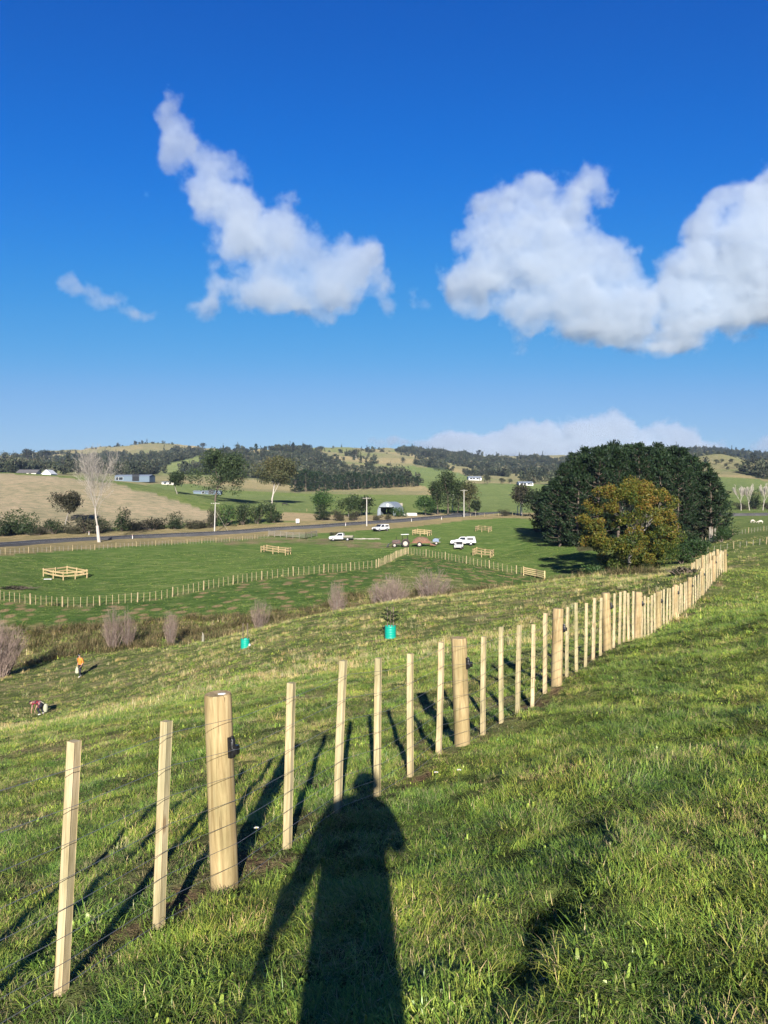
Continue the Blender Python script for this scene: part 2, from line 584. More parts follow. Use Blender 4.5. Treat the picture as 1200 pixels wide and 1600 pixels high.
def build_ground():
    t_in = np.linspace(-R(33), R(33), 560)
    t_out = np.linspace(R(33), R(327), 110)[1:-1]
    th = np.concatenate([t_in, t_out])
    r = np.exp(np.linspace(math.log(0.5), math.log(6300), 470))
    nt_, nr = len(th), len(r)
    T, RR = np.meshgrid(th, r)
    X = (RR * np.sin(T)).ravel(); Y = (RR * np.cos(T)).ravel()
    Zz = ground(X, Y)
    V = np.stack([X, Y, Zz], 1)
    i = np.arange(nr - 1)[:, None] * nt_; j = np.arange(nt_)[None, :]; j2 = (j + 1) % nt_
    Fc = np.stack([i + j, i + nt_ + j, i + nt_ + j2, i + j2], -1).reshape(-1, 4)
    Fc = Fc[:, ::-1]
    V = np.concatenate([V, [[0, 0, gz(0, 0.01)]]]); c = len(V) - 1
    me = fast_mesh('ground', V, Fc, [])
    X = V[:, 0]; Y = V[:, 1]; RD = np.hypot(X, Y)
    side = fence_side(X, Y)
    col = np.zeros((len(V), 4), np.float32); col[:, 3] = 1
    dry = np.zeros(len(V)); spots = np.zeros(len(V))
    def setc(m, c_, w=1.0):
        w = np.where(m, 1.0, 0.0)[:, None] * (w if np.isscalar(w) else np.asarray(w)[:, None])
        col[:, :3] = col[:, :3] * (1 - w) + np.array(c_) * w
    setc(np.ones(len(V), bool), (0.150, 0.146, 0.080))                 # hill pasture, dryish
    n1 = fbm(X / 180, Y / 180, 4, 4.0)
    far = RD > 500
    setc(far & (n1 > 0.1), (0.120, 0.140, 0.060), np.clip((n1 - 0.1) * 5, 0, 1))
    setc(far & (n1 < -0.12), (0.205, 0.178, 0.100), np.clip((-0.12 - n1) * 5, 0, 1))
    mid = (RD < 500)
    setc(mid, (0.095, 0.135, 0.040))
    nearm = RD < 100
    setc(nearm, (0.106, 0.130, 0.047)); dry = np.where(nearm, 0.75, 0.35)
    left = sstep(0.6, -0.6, side)
    setc(nearm & (side > 0), (0.100, 0.130, 0.040), 1 - left)
    dry = np.where(nearm, 0.75 * left + 0.13 * (1 - left), dry)
    bare = sstep(0.10, 0.35, fbm(X / 0.7, Y / 0.7, 3, 14.0)) * (side > -1.1) * (side < 0.22) * (Y < 40) * (Y > 2) * (0.35 + 0.65 * (np.abs(side) < 0.35))
    setc(RD < 60, (0.190, 0.135, 0.080), bare)
    # rough ground along the wet hollow
    from_edge = sstep(66, 72, Y) * (1 - sstep(84, 96, Y)) * (X < 25)
    setc(RD < 130, (0.105, 0.105, 0.042), from_edge); dry = np.where(from_edge > 0.3, 0.9, dry)
    m = inside(Z['planted'], X, Y) & (RD < 140)
    setc(m, (0.058, 0.102, 0.026)); spots[m] = 1; dry[m] = 0.15
    m = inside(Z['flat'], X, Y)
    setc(m, (0.082, 0.135, 0.034)); dry[m] = 0.30; spots[m] = 0
    m = inside(Z['tanhill'], X, Y)
    setc(m, (0.225, 0.200, 0.140)); dry[m] = 0.25
    m = inside(Z['verge'], X, Y)
    setc(m, (0.200, 0.170, 0.092)); dry[m] = 0.6
    m = inside(Z['dryflat'], X, Y)
    setc(m, (0.230, 0.190, 0.120)); dry[m] = 0.6
    m = inside(Z['track'], X, Y)
    setc(m, (0.150, 0.122, 0.078), np.clip(0.55 + 0.9 * fbm(X / 3, Y / 6, 3), 0, 1)); dry[m] = 0.3
    for p in FARGREEN:
        m = inside(p, X, Y); setc(m, (0.098, 0.135, 0.048)); dry[m] = 0.25
    fm = np.zeros(len(V), bool)
    for k, p in FOREST.items():
        fm |= inside(p, X, Y)
    setc(fm, (0.032, 0.042, 0.022)); dry[fm] = 0
    for p in BALD:
        m = inside(p, X, Y); setc(m, (0.120, 0.150, 0.060))
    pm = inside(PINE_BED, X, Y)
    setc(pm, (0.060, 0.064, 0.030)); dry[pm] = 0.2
    col[:, :3] *= ALB
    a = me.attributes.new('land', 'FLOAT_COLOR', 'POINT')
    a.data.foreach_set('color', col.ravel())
    for nm, arr in (('dry', dry), ('spots', spots)):
        a = me.attributes.new(nm, 'FLOAT', 'POINT')
        a.data.foreach_set('value', arr.astype(np.float32))
    m, nt, b = material('pasture', 0.95)
    b.inputs['Specular IOR Level'].default_value = 0.05
    b.inputs['Diffuse Roughness'].default_value = 1.0
    P = nt.node('ShaderNodeNewGeometry').outputs['Position']
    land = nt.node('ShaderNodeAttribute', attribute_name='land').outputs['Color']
    dr = nt.node('ShaderNodeAttribute', attribute_name='dry').outputs['Fac']
    sp = nt.node('ShaderNodeAttribute', attribute_name='spots').outputs['Fac']
    big = nt.noise(P, 0.045, 5, 0.6)
    mp = nt.node('ShaderNodeMapping'); mp.inputs['Scale'].default_value = (0.55, 1.5, 1.0)
    nt.link(P, mp.inputs['Vector'])
    med = nt.noise(mp.outputs[0], 0.55, 8, 0.68, 0.5)
    fine = nt.noise(P, 5.0, 5, 0.7)
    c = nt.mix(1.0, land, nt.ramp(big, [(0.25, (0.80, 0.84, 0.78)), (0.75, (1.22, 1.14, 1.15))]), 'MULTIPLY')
    c = nt.mix(1.0, c, nt.ramp(med, [(0.32, (0.50, 0.60, 0.50)), (0.68, (1.42, 1.28, 1.25))]), 'MULTIPLY')
    dmask = nt.math('MULTIPLY', nt.ramp(med, [(0.52, 0), (0.62, 1)]), dr)
    c = nt.mix(dmask, c, (0.17, 0.134, 0.076))
    vo = nt.node('ShaderNodeTexVoronoi', feature='F1'); vo.inputs['Scale'].default_value = 0.52
    vo.inputs['Randomness'].default_value = 0.75
    nt.link(nt.mix(0.06, P, nt.node('ShaderNodeTexNoise').outputs[1], 'ADD'), vo.inputs['Vector'])
    smask = nt.math('MULTIPLY', nt.ramp(nt.math('ADD', vo.outputs['Distance'], nt.math('MULTIPLY', fine, 0.35)), [(0.44, 1), (0.58, 0)]), sp)
    c = nt.mix(nt.math('MULTIPLY', smask, 0.8), c, (0.155, 0.108, 0.061))
    c = nt.mix(1.0, c, nt.ramp(fine, [(0.3, 0.50), (0.7, 1.40)]), 'MULTIPLY')
    nt.link(c, b.inputs['Base Color'])
    bp = nt.node('ShaderNodeBump'); bp.inputs['Strength'].default_value = 0.9; bp.inputs['Distance'].default_value = 0.35
    nt.link(nt.math('ADD', fine, nt.math('MULTIPLY', med, 1.2)), bp.inputs['Height'])
    nt.link(bp.outputs[0], b.inputs['Normal'])
    me.materials.append(m)
    me.polygons.foreach_set('use_smooth', [True] * len(me.polygons))
    return kind(link('ground', me), 'structure')

PINE_BED = np.array([(hit(x, y, 90).x, hit(x, y, 90).y) for x, y in ((905, 862), (885, 838), (860, 816), (870, 806), (1000, 800), (1110, 815), (1148, 836), (1110, 850), (1060, 862))])
# ------------------------------------------------------------------ scatter helper (grass, far woods)
LIB = {}
def lib(name, meshes):
    c = bpy.data.collections.new(name)            # never linked: only a source of shapes
    for i, me in enumerate(meshes):
        o = bpy.data.objects.new('%s_%02d' % (name, i), me)
        c.objects.link(o)
    LIB[name] = c
    return c

def scatter(name, pts, rot, scl, idx, coll):
    me = bpy.data.meshes.new(name)
    n = len(pts)
    me.vertices.add(n)
    me.vertices.foreach_set('co', np.ascontiguousarray(pts, np.float32).ravel())
    for nm, typ, arr, key in (('rot', 'FLOAT_VECTOR', rot, 'vector'), ('scl', 'FLOAT_VECTOR', scl, 'vector'), ('idx', 'INT', idx, 'value')):
        a = me.attributes.new(nm, typ, 'POINT')
        a.data.foreach_set(key, np.ascontiguousarray(arr, np.int32 if typ == 'INT' else np.float32).ravel())
    me.update()
    o = link(name, me)
    ng = bpy.data.node_groups.new(name, 'GeometryNodeTree')
    ng.interface.new_socket('Geometry', in_out='INPUT', socket_type='NodeSocketGeometry')
    ng.interface.new_socket('Geometry', in_out='OUTPUT', socket_type='NodeSocketGeometry')
    N = ng.nodes; L = ng.links
    gi = N.new('NodeGroupInput'); go = N.new('NodeGroupOutput')
    ci = N.new('GeometryNodeCollectionInfo'); ci.inputs['Collection'].default_value = coll
    ci.inputs['Separate Children'].default_value = True; ci.inputs['Reset Children'].default_value = True
    ip = N.new('GeometryNodeInstanceOnPoints'); ip.inputs['Pick Instance'].default_value = True
    def attr(nm, typ):
        a = N.new('GeometryNodeInputNamedAttribute'); a.data_type = typ; a.inputs['Name'].default_value = nm
        return a.outputs[0]
    L.new(gi.outputs[0], ip.inputs['Points']); L.new(ci.outputs[0], ip.inputs['Instance'])
    L.new(attr('idx', 'INT'), ip.inputs['Instance Index'])
    L.new(attr('rot', 'FLOAT_VECTOR'), ip.inputs['Rotation']); L.new(attr('scl', 'FLOAT_VECTOR'), ip.inputs['Scale'])
    L.new(ip.outputs[0], go.inputs[0])
    md = o.modifiers.new('scatter', 'NODES'); md.node_group = ng
    return o

# ------------------------------------------------------------------ grass
def grass_mat(name):
    m, nt, b = material(name, 0.42)
    b.inputs['Specular IOR Level'].default_value = 0.4
    tint = nt.node('ShaderNodeAttribute', attribute_name='tint').outputs['Fac']
    P = nt.node('ShaderNodeNewGeometry').outputs['Position']
    big = nt.noise(P, 0.9, 4, 0.6)
    oi = nt.node('ShaderNodeObjectInfo').outputs['Random']
    green = nt.ramp(tint, [(0.0, (0.042, 0.082, 0.014)), (0.30, (0.100, 0.170, 0.028)), (0.58, (0.212, 0.272, 0.048)), (0.80, (0.310, 0.290, 0.080)), (0.90, (0.30, 0.240, 0.115)), (1.0, (0.37, 0.30, 0.175))])
    c = nt.mix(1.0, green, nt.ramp(big, [(0.32, (0.70, 0.84, 0.80)), (0.68, (1.35, 1.15, 0.95))]), 'MULTIPLY')
    c = nt.mix(1.0, c, nt.ramp(oi, [(0, 0.84), (1, 1.80)]), 'MULTIPLY')
    nt.link(c, b.inputs['Base Color'])
    tr = nt.node('ShaderNodeBsdfTranslucent'); nt.link(c, tr.inputs['Color'])
    mx = nt.node('ShaderNodeMixShader'); mx.inputs[0].default_value = 0.35
    nt.link(b.outputs[0], mx.inputs[1]); nt.link(tr.outputs[0], mx.inputs[2])
    out = [n for n in nt.n if n.type == 'OUTPUT_MATERIAL'][0]
    nt.link(mx.outputs[0], out.inputs['Surface'])
    return m
M_GRASS = grass_mat('grass_blade')

def tuft_mesh(seed, n, rad, hgt, width, lean, straw, flop, segs=3):
    r = np.random.RandomState(seed)
    V = []; Fq = []; T = []
    comb = math.pi / 2 + r.normal(0, 0.25)
    for i in range(n):
        a = r.uniform(0, 2 * np.pi); q = rad * math.sqrt(r.uniform())
        p = np.array([q * math.cos(a), q * math.sin(a), -0.03])
        da = comb + r.normal(0, 0.80) if r.uniform() < 0.58 else r.uniform(0, 2 * np.pi)
        d = np.array([math.cos(da), math.sin(da), 0.0])
        h = hgt * r.uniform(0.45, 1.25)
        w = width * r.uniform(0.6, 1.3)
        up = math.radians(90) - abs(r.normal(lean, 0.35))
        bend = r.uniform(0.3, 1.0) * flop
        side = np.array([-d[1], d[0], 0]) * math.cos(r.uniform(-0.8, 0.8))
        tv = r.beta(2.2, 2.0) * 0.72
        if r.uniform() < straw:
            tv = r.uniform(0.82, 1.0)
        base = len(V)
        L = h / segs
        for s in range(segs + 1):
            ww = w * (1 - (s / segs) ** 1.6) + 0.0006
            V.append(p - side * ww / 2); V.append(p + side * ww / 2)
            tip = min(1.0, tv + 0.07 * s / segs)
            T.append(tip); T.append(tip)
            el = up - bend * (s + 0.5)
            p = p + (d * math.cos(el) + np.array([0, 0, 1]) * math.sin(el)) * L
            if p[2] < 0.012 and s > 0:
                p[2] = 0.012 + 0.01 * r.uniform()
        for s in range(segs):
            k = base + 2 * s
            Fq.append((k, k + 1, k + 3, k + 2))
    return fast_mesh('tuft', np.array(V), np.array(Fq), M_GRASS, np.array(T))

def build_grass():
    rs = np.random.RandomState(5)
    near = [tuft_mesh(10 + i, 72, 0.13, 0.115, 0.0050, 0.80, 0.06, 0.95) for i in range(6)]          # 0..5 lush
    near += [tuft_mesh(30 + i, 72, 0.15, 0.125, 0.0050, 1.22, 0.16, 0.30) for i in range(3)]         # 6..8 flattened
    near += [tuft_mesh(40 + i, 52, 0.14, 0.11, 0.0046, 1.15, 0.62, 0.35) for i in range(3)]         # 9..11 dry thatch
    near += [tuft_mesh(50 + i, 16, 0.11, 0.048, 0.026, 0.80, 0.02, 0.6, 3) for i in range(2)]       # 12,13 broad leaves
    near += [tuft_mesh(60 + i, 7, 0.05, 0.22, 0.0045, 0.30, 0.85, 0.25) for i in range(2)]         # 14,15 seed stalks
    c_near = lib('grass_tuft', near)
    far = [tuft_mesh(70 + i, 44, 0.26, 0.17, 0.016, 0.65, 0.06, 0.6, 2) for i in range(4)]          # 0..3
    far += [tuft_mesh(80 + i, 44, 0.28, 0.15, 0.014, 0.75, 0.45, 0.55, 2) for i in range(3)]        # 4..6 half dry
    far += [tuft_mesh(90 + i, 40, 0.24, 0.26, 0.013, 0.35, 0.90, 0.35, 2) for i in range(2)]        # 7,8 pale seeding
    for i in range(3):                                                                                # 9..11 rushes and rank growth
        t_ = tuft_mesh(95 + i, 46, 0.30, 0.42, 0.020, 0.55, 0.45, 0.55, 2); t_.materials.clear(); t_.materials.append(M_RUSH); far.append(t_)
    c_far = lib('grass_patch', far)
    # ---- close turf
    def zone(rmin, rmax, dens, half=R(36)):
        n = int(dens * half * (rmax ** 2 - rmin ** 2))
        rr = np.sqrt(rs.uniform(rmin ** 2, rmax ** 2, n)); aa = rs.uniform(-half, half, n)
        return rr * np.sin(aa), rr * np.cos(aa)
    xs, ys = [], []
    for (a, b, d) in ((1.6, 5, 260), (5, 9, 170), (9, 15, 90), (15, 24, 45)):
        x, y = zone(a, b, d, R(40) if a < 5 else R(33)); xs.append(x); ys.append(y)
    x = np.concatenate(xs); y = np.concatenate(ys)
    side = fence_side(x, y)
    n = len(x); r = np.hypot(x, y)
    patch = fbm(x / 0.8, y / 0.8, 3, 1.0); patch2 = fbm(x / 2.4, y / 1.3, 3, 6.0)
    idx = rs.randint(0, 6, n)
    flat_ = patch > 0.02
    idx[flat_] = rs.randint(6, 9, flat_.sum())
    drym = ((side < -0.3) & (patch2 > 0.16 - 0.16 * sstep(6, 14, r)) & (rs.uniform(size=n) < 0.8)) | ((side >= -0.3) & (patch2 > 0.22) & (rs.uniform(size=n) < 0.55))
    strip = np.abs(side) < 0.28 + 0.25 * patch
    drym |= strip & (rs.uniform(size=n) < 0.62)
    idx[drym] = rs.randint(9, 12, drym.sum())
    br = rs.uniform(size=n) < np.clip(0.06 + 0.25 * fbm(x / 1.1, y / 1.1, 2, 41.0), 0.01, 0.3)
    idx[br] = rs.randint(12, 14, br.sum())
    st = (rs.uniform(size=n) < np.where(side < -0.4, 0.03, 0.003))
    idx[st] = rs.randint(14, 16, st.sum())
    grow = np.clip(0.90 + 0.40 * fbm(x / 0.5, y / 0.5, 2, 9.0) + 0.30 * fbm(x / 1.7, y / 1.7, 2, 3.0), 0.45, 1.5) * 0.86
    grow = np.where(drym, grow * 0.62, grow) * np.where(side > 0, 0.92, 1.05) * (1 + np.clip(r - 9, 0, 15) / 22)
    z = ground(x, y)
    comb = 1.5 * fbm(x / 1.4, y / 1.4, 2, 21.0) + rs.normal(0, 0.45, n) + np.where(fbm(x / 0.9, y / 0.9, 2, 31.0) > 0, 0, np.pi)
    rot = np.stack([rs.normal(0, 0.12, n), rs.normal(0, 0.12, n), comb], 1)
    sc = np.stack([grow * rs.uniform(0.9, 1.2, n), grow * rs.uniform(0.9, 1.2, n), grow * rs.uniform(0.8, 1.15, n)], 1)
    bare = (fbm(x / 0.7, y / 0.7, 3, 14.0) > 0.16) & (side > -1.1) & (side < 0.25)
    drop = (bare & (rs.uniform(size=n) < 0.72)) | ((np.abs(side) < 0.14) & (rs.uniform(size=n) < 0.45))
    sc = np.where(bare[:, None], sc * 0.8, sc)
    k = ~drop
    kind(scatter('grass', np.stack([x, y, z], 1)[k], rot[k], sc[k], idx[k], c_near), 'stuff')
    # ---- turf further down the slope
    xs, ys = [], []
    for (a, b, d) in ((22, 36, 16), (36, 60, 7.5), (60, 90, 3.6), (90, 150, 0.9)):
        x, y = zone(a, b, d, R(31)); xs.append(x); ys.append(y)
    x = np.concatenate(xs); y = np.concatenate(ys); n = len(x); r = np.hypot(x, y)
    side = fence_side(x, y)
    patch = fbm(x / 3.2, y / 1.7, 4, 2.0); p2 = fbm(x / 6.0, y / 3.0, 3, 4.0)
    dryp = np.where(side > 0, 0.10, np.clip(0.46 + 0.8 * patch, 0.10, 0.90))
    fl = inside(Z['flat'], x, y) | inside(Z['planted'], x, y)
    dryp = np.where(fl, 0.05, dryp)
    hollow = (sstep(66, 72, y) * (1 - sstep(84, 94, y)) > 0.4) & (x < 25) & ~fl
    dryp = np.where(hollow, 0.75, dryp)
    idx = rs.randint(0, 4, n)
    q = rs.uniform(size=n) < dryp
    idx[q] = rs.randint(4, 7, q.sum())
    q = (rs.uniform(size=n) < np.where(side < 0, np.clip(0.12 + 0.5 * p2, 0.03, 0.42), 0.01)) & ~fl
    idx[q] = rs.randint(7, 9, q.sum())
    q = hollow & (rs.uniform(size=n) < np.clip(0.35 + 1.2 * p2, 0.1, 0.85))
    idx[q] = rs.randint(9, 12, q.sum())
    keep = ~((patch > 0.30) & (side < 0) & (rs.uniform(size=n) < 0.75) & ~hollow) & ~inside(PINE_BED, x, y)
    gsc = np.clip(0.9 + 0.5 * fbm(x / 1.2, y / 1.2, 2, 3.3), 0.4, 1.6) * np.where(hollow, 2.0, 1.0) * np.where(fl, 0.75, 1.0) * np.where(r > 60, 1.15, 1.0)
    z = ground(x, y)
    rot = np.stack([rs.normal(0, 0.1, n), rs.normal(0, 0.1, n), rs.uniform(0, 6.28, n)], 1)
    sc = np.stack([gsc * 1.15, gsc * 1.15, gsc * rs.uniform(0.7, 1.1, n)], 1)
    kind(scatter('grass', np.stack([x, y, z], 1)[keep], rot[keep], sc[keep], idx[keep], c_far), 'stuff')

# ------------------------------------------------------------------ the near fence
def wood_mat(name, light, dark, ring=26.0, knots=True):
    light = dim(light, 0.80); dark = dim(dark, 0.70)
    m, nt, b = material(name, 0.75)
    b.inputs['Specular IOR Level'].default_value = 0.2
    tc = nt.node('ShaderNodeTexCoord').outputs['Object']
    oi = nt.node('ShaderNodeObjectInfo').outputs['Random']
    off = nt.node('ShaderNodeVectorMath', operation='ADD')
    nt.link(tc, off.inputs[0])
    cb = nt.node('ShaderNodeCombineXYZ')
    for k in range(3):
        nt.link(nt.math('MULTIPLY', oi, 37.0 + 11 * k), cb.inputs[k])
    nt.link(cb.outputs[0], off.inputs[1])
    mp = nt.node('ShaderNodeMapping'); mp.inputs['Scale'].default_value = (1.0, 1.0, 0.055)
    nt.link(off.outputs[0], mp.inputs['Vector'])
    grain = nt.noise(mp.outputs[0], ring * 2.2, 5, 0.65, 0.8)
    mp2 = nt.node('ShaderNodeMapping'); mp2.inputs['Scale'].default_value = (1.0, 1.0, 0.30)
    nt.link(off.outputs[0], mp2.inputs['Vector'])
    blot = nt.noise(mp2.outputs[0], 7.0, 4, 0.55)
    c = nt.mix(nt.ramp(grain, [(0.38, 0), (0.62, 1)]), light, dark)
    c = nt.mix(1.0, c, nt.ramp(blot, [(0.3, (0.66, 0.70, 0.62)), (0.7, (1.18, 1.14, 1.12))]), 'MULTIPLY')
    c = nt.mix(1.0, c, nt.ramp(oi, [(0, (0.88, 0.90, 0.86)), (1, (1.10, 1.06, 1.08))]), 'MULTIPLY')
    if knots:
        vo = nt.node('ShaderNodeTexVoronoi'); vo.inputs['Scale'].default_value = 5.5
        nt.link(mp2.outputs[0], vo.inputs['Vector'])
        c = nt.mix(nt.ramp(vo.outputs['Distance'], [(0.05, 0.75), (0.11, 0.0)]), c, (0.16, 0.085, 0.035))
    mp3 = nt.node('ShaderNodeMapping'); mp3.inputs['Scale'].default_value = (1.0, 1.0, 0.03)
    nt.link(off.outputs[0], mp3.inputs['Vector'])
    crack = nt.noise(mp3.outputs[0], 42.0, 2, 0.5, 1.5)
    c = nt.mix(nt.ramp(crack, [(0.66, 0.0), (0.70, 0.75)]), c, dim(dark, 0.35))
    stain = nt.noise(mp2.outputs[0], 3.1, 5, 0.65)
    c = nt.mix(nt.ramp(stain, [(0.55, 0.0), (0.75, 0.55)]), c, (0.20, 0.20, 0.12))
    # soil splashed on the foot
    sep = nt.node('ShaderNodeSeparateXYZ'); nt.link(tc, sep.inputs[0])
    c = nt.mix(nt.math('MULTIPLY', nt.ramp(nt.math('ADD', sep.outputs[2], nt.math('MULTIPLY', blot, 0.10)), [(0.06, 0.8), (0.20, 0.0)]), 0.6), c, (0.20, 0.15, 0.08))
    nt.link(c, b.inputs['Base Color'])
    bp = nt.node('ShaderNodeBump'); bp.inputs['Strength'].default_value = 0.35; bp.inputs['Distance'].default_value = 0.004
    nt.link(grain, bp.inputs['Height']); nt.link(bp.outputs[0], b.inputs['Normal'])
    return m
M_BATTEN = wood_mat('new_pine_batten', (0.50, 0.420, 0.265), (0.38, 0.305, 0.170), 20)
M_POST = wood_mat('treated_round_post', (0.42, 0.325, 0.175), (0.28, 0.200, 0.095), 14)
M_RAIL = wood_mat('new_rail', (0.64, 0.50, 0.28), (0.52, 0.38, 0.19), 20)
M_GREYWOOD = wood_mat('weathered_wood', (0.34, 0.31, 0.26), (0.22, 0.20, 0.17), 20)
M_WIRE = simple('galvanised_wire', (0.42, 0.43, 0.44), 0.38, 0.2, 30, metal=0.8, spec=0.5)
M_BLACK = simple('black_plastic', (0.012, 0.012, 0.013), 0.35, 0.2, 20, spec=0.5)
M_WHITEPAINT = simple('white_paint', (0.80, 0.79, 0.74), 0.5, 0.08, 8)

def batten_mesh(seed, h=1.17, w=0.050):
    r = random.Random(seed)
    mb = MB()
    n = 5
    vs = []; fs = []
    bx = r.uniform(-0.008, 0.008); by = r.uniform(-0.008, 0.008)
    prof = [(-1, -1), (1, -1), (1, 1), (-1, 1)]
    ch = 0.10
    ring = []
    for (x, y) in prof:
        nx = [(x * (1 - ch), y), (x, y * (1 - ch))]
        ring += nx if x * y > 0 else nx[::-1]
    m = len(ring)
    for k in range(n + 1):
        t = k / n
        z = -0.25 + (h + 0.25) * t
        ox = bx * math.sin(math.pi * t); oy = by * math.sin(math.pi * t)
        for (x, y) in ring:
            vs.append((x * w / 2 + ox, y * w / 2 + oy, z + (r.uniform(-0.002, 0.002) if k == n else 0)))
    for k in range(n):
        for i in range(m):
            fs.append((k * m + i, k * m + (i + 1) % m, (k + 1) * m + (i + 1) % m, (k + 1) * m + i))
    fs.append(tuple(n * m + i for i in range(m)))
    mb.add(vs, fs)
    return mb.mesh('batten', M_BATTEN)

def post_mesh(seed, h=1.25, r0=0.086):
    r = random.Random(seed)
    mb = MB(); n = 22
    ph = [r.uniform(0, 6.28) for _ in range(3)]
    zs = [-0.3, 0.0, 0.3, 0.6, 0.9, h - 0.012, h]
    vs = []; fs = []
    for k, z in enumerate(zs):
        for i in range(n):
            t = 2 * math.pi * i / n
            rr = r0 * (1.03 - 0.05 * z / h) * (1 + 0.018 * math.sin(2 * t + ph[0] + z) + 0.010 * math.sin(5 * t + ph[1] + 2 * z))
            if k == len(zs) - 1:
                rr *= 0.93
            vs.append((rr * math.cos(t), rr * math.sin(t), z))
    for k in range(len(zs) - 1):
        for i in range(n):
            fs.append((k * n + i, k * n + (i + 1) % n, (k + 1) * n + (i + 1) % n, (k + 1) * n + i))
    fs.append(tuple((len(zs) - 1) * n + i for i in range(n)))
    mb.add(vs, fs)
    return mb.mesh('post', M_POST, smooth=True)

WIRES = (0.055, 0.17, 0.30, 0.435, 0.575, 0.735, 0.905, 1.09)
def resample(path, step, start=0.0):
    P = [np.array(p) for p in path]
    out = []; s = start; acc = 0.0
    for a, b in zip(P[:-1], P[1:]):
        L = np.hypot(*(b - a))
        while s <= acc + L:
            t = (s - acc) / L
            out.append(tuple(a + (b - a) * t)); s += step
        acc += L
    return out

def near_fence():
    f = thing('post_and_wire_fence', 'new pale timber post, batten and wire fence running up the near slope', 'fence', at(255, 3.8))
    rr = random.Random(3)
    o = Vector(f.location)
    bm_ = [batten_mesh(i) for i in range(5)]
    pm_ = [post_mesh(i) for i in range(3)]
    insul = None
    stap = MB(); stap.path([(-0.011, 0, 0.014), (-0.009, 0.005, 0.005), (-0.009, 0.005, -0.005), (-0.011, 0, -0.014)], 0.0022, 5)
    stap_me = stap.mesh('staple', M_WIRE)
    pts = resample(FPATH, 0.6664)
    far = resample(FPATH_FAR, 0.6664, 0.5)
    wires = [[] for _ in WIRES]
    seq = [(p, (i - 4)) for i, p in enumerate(pts)] + [(p, i + 1) for i, p in enumerate(far)]
    for j, ((x, y), k) in enumerate(seq):
        nx_, ny_ = seq[min(j + 1, len(seq) - 1)][0]; px_, py_ = seq[max(j - 1, 0)][0]
        dr = Vector((nx_ - px_, ny_ - py_, 0)).normalized()
        nrm = Vector((dr.y, -dr.x, 0))
        x += {-2: 0.040, -1: 0.028, 0: -0.035, 1: -0.020}.get(k, 0.0) if j < 12 else 0.0
        z = gz(x, y)
        ispost = (k % 6 == 0)
        ang = math.atan2(dr.y, dr.x)
        lean = ({-2: 0.060, -1: 0.070, 0: 0.052, 1: 0.070, 2: 0.060, 3: 0.047}.get(k, 0.036) if j < 30 else 0.02)
        tx = rr.gauss(0, 0.010); ty = lean + rr.gauss(0, 0.012)
        loc = Vector((x, y, z)) - o
        if ispost:
            p = link('post', pm_[(k // 6) % 3], f, loc, (tx, ty, rr.uniform(0, 6.28)))
            off = 0.090; hgt = (0.985 if j == 4 else rr.uniform(0.97, 1.02)) if j < 7 else rr.uniform(0.93, 0.97); p.scale = (1, 1, hgt)
            if j == 4:
                w = MB(); w.lathe([(0.0001, 0), (0.035, 0.0), (0.034, 0.004), (0.0001, 0.005)], 12, (0, 0, 0))
                pr = w.build('paint_mark', M_WHITEPAINT, p); pr.location = (-0.025, 0.02, 1.2505); pr.scale = (0.7, 0.42, 1)
                pr.parent = p
            if insul is None:
                a = MB()
                a.lathe([(0.0001, -0.060), (0.017, -0.060), (0.020, -0.052), (0.020, 0.046), (0.016, 0.054), (0.0001, 0.054)], 10, (0, 0, 0))
                a.lathe([(0.0001, -0.012), (0.030, -0.012), (0.032, 0.0), (0.030, 0.012), (0.0001, 0.012)], 12, (0.012, 0, -0.012))
                a.box((0.03, 0.0, -0.010), (0.030, 0.030, 0.055))
                a.box((-0.012, 0, 0), (0.022, 0.045, 0.13))
                a.tube((0.0, 0, 0.052), (0.0, 0, 0.072), 0.010, 0.007, 8)
                a.tube((-0.002, -0.02, 0.048), (0.012, -0.022, 0.048), 0.008, 0.006, 8)
                insul = a.mesh('insulator', M_BLACK, smooth=True)
            ins = link('insulator', insul, p)
            M = Matrix.Rotation(-p.rotation_euler.z, 4, 'Z')
            q = M @ (nrm * 0.100)
            ins.location = (q.x, q.y, 0.905 / hgt)
            ins.rotation_euler = (0, 0, math.atan2(q.y, q.x))
        else:
            p = link('batten', bm_[j % 5], f, loc, (tx, ty, ang + rr.gauss(0, 0.06)))
            p.scale = (1, 1, rr.uniform(0.955, 1.02) * (0.95 if j > 40 else 1))
            off = 0.030
        for wi, wz in enumerate(WIRES):
            sag = 0.004 * math.sin(j * 1.3 + wi)
            oo = off + (0.03 if (ispost and wi == 6) else 0)
            q = loc + nrm * (oo + 0.004) + Vector((ty * wz, -tx * wz, wz + sag))
            wires[wi].append(q)
    # wires go on past the left edge of what is seen
    for wi, pl in enumerate(wires):
        mb = MB()
        cut = 46
        mb.path(pl[:cut], 0.0015, 5)
        mb.path(pl[cut - 1:], 0.0026, 4)
        mb.build('wire', M_WIRE, f)
    return f
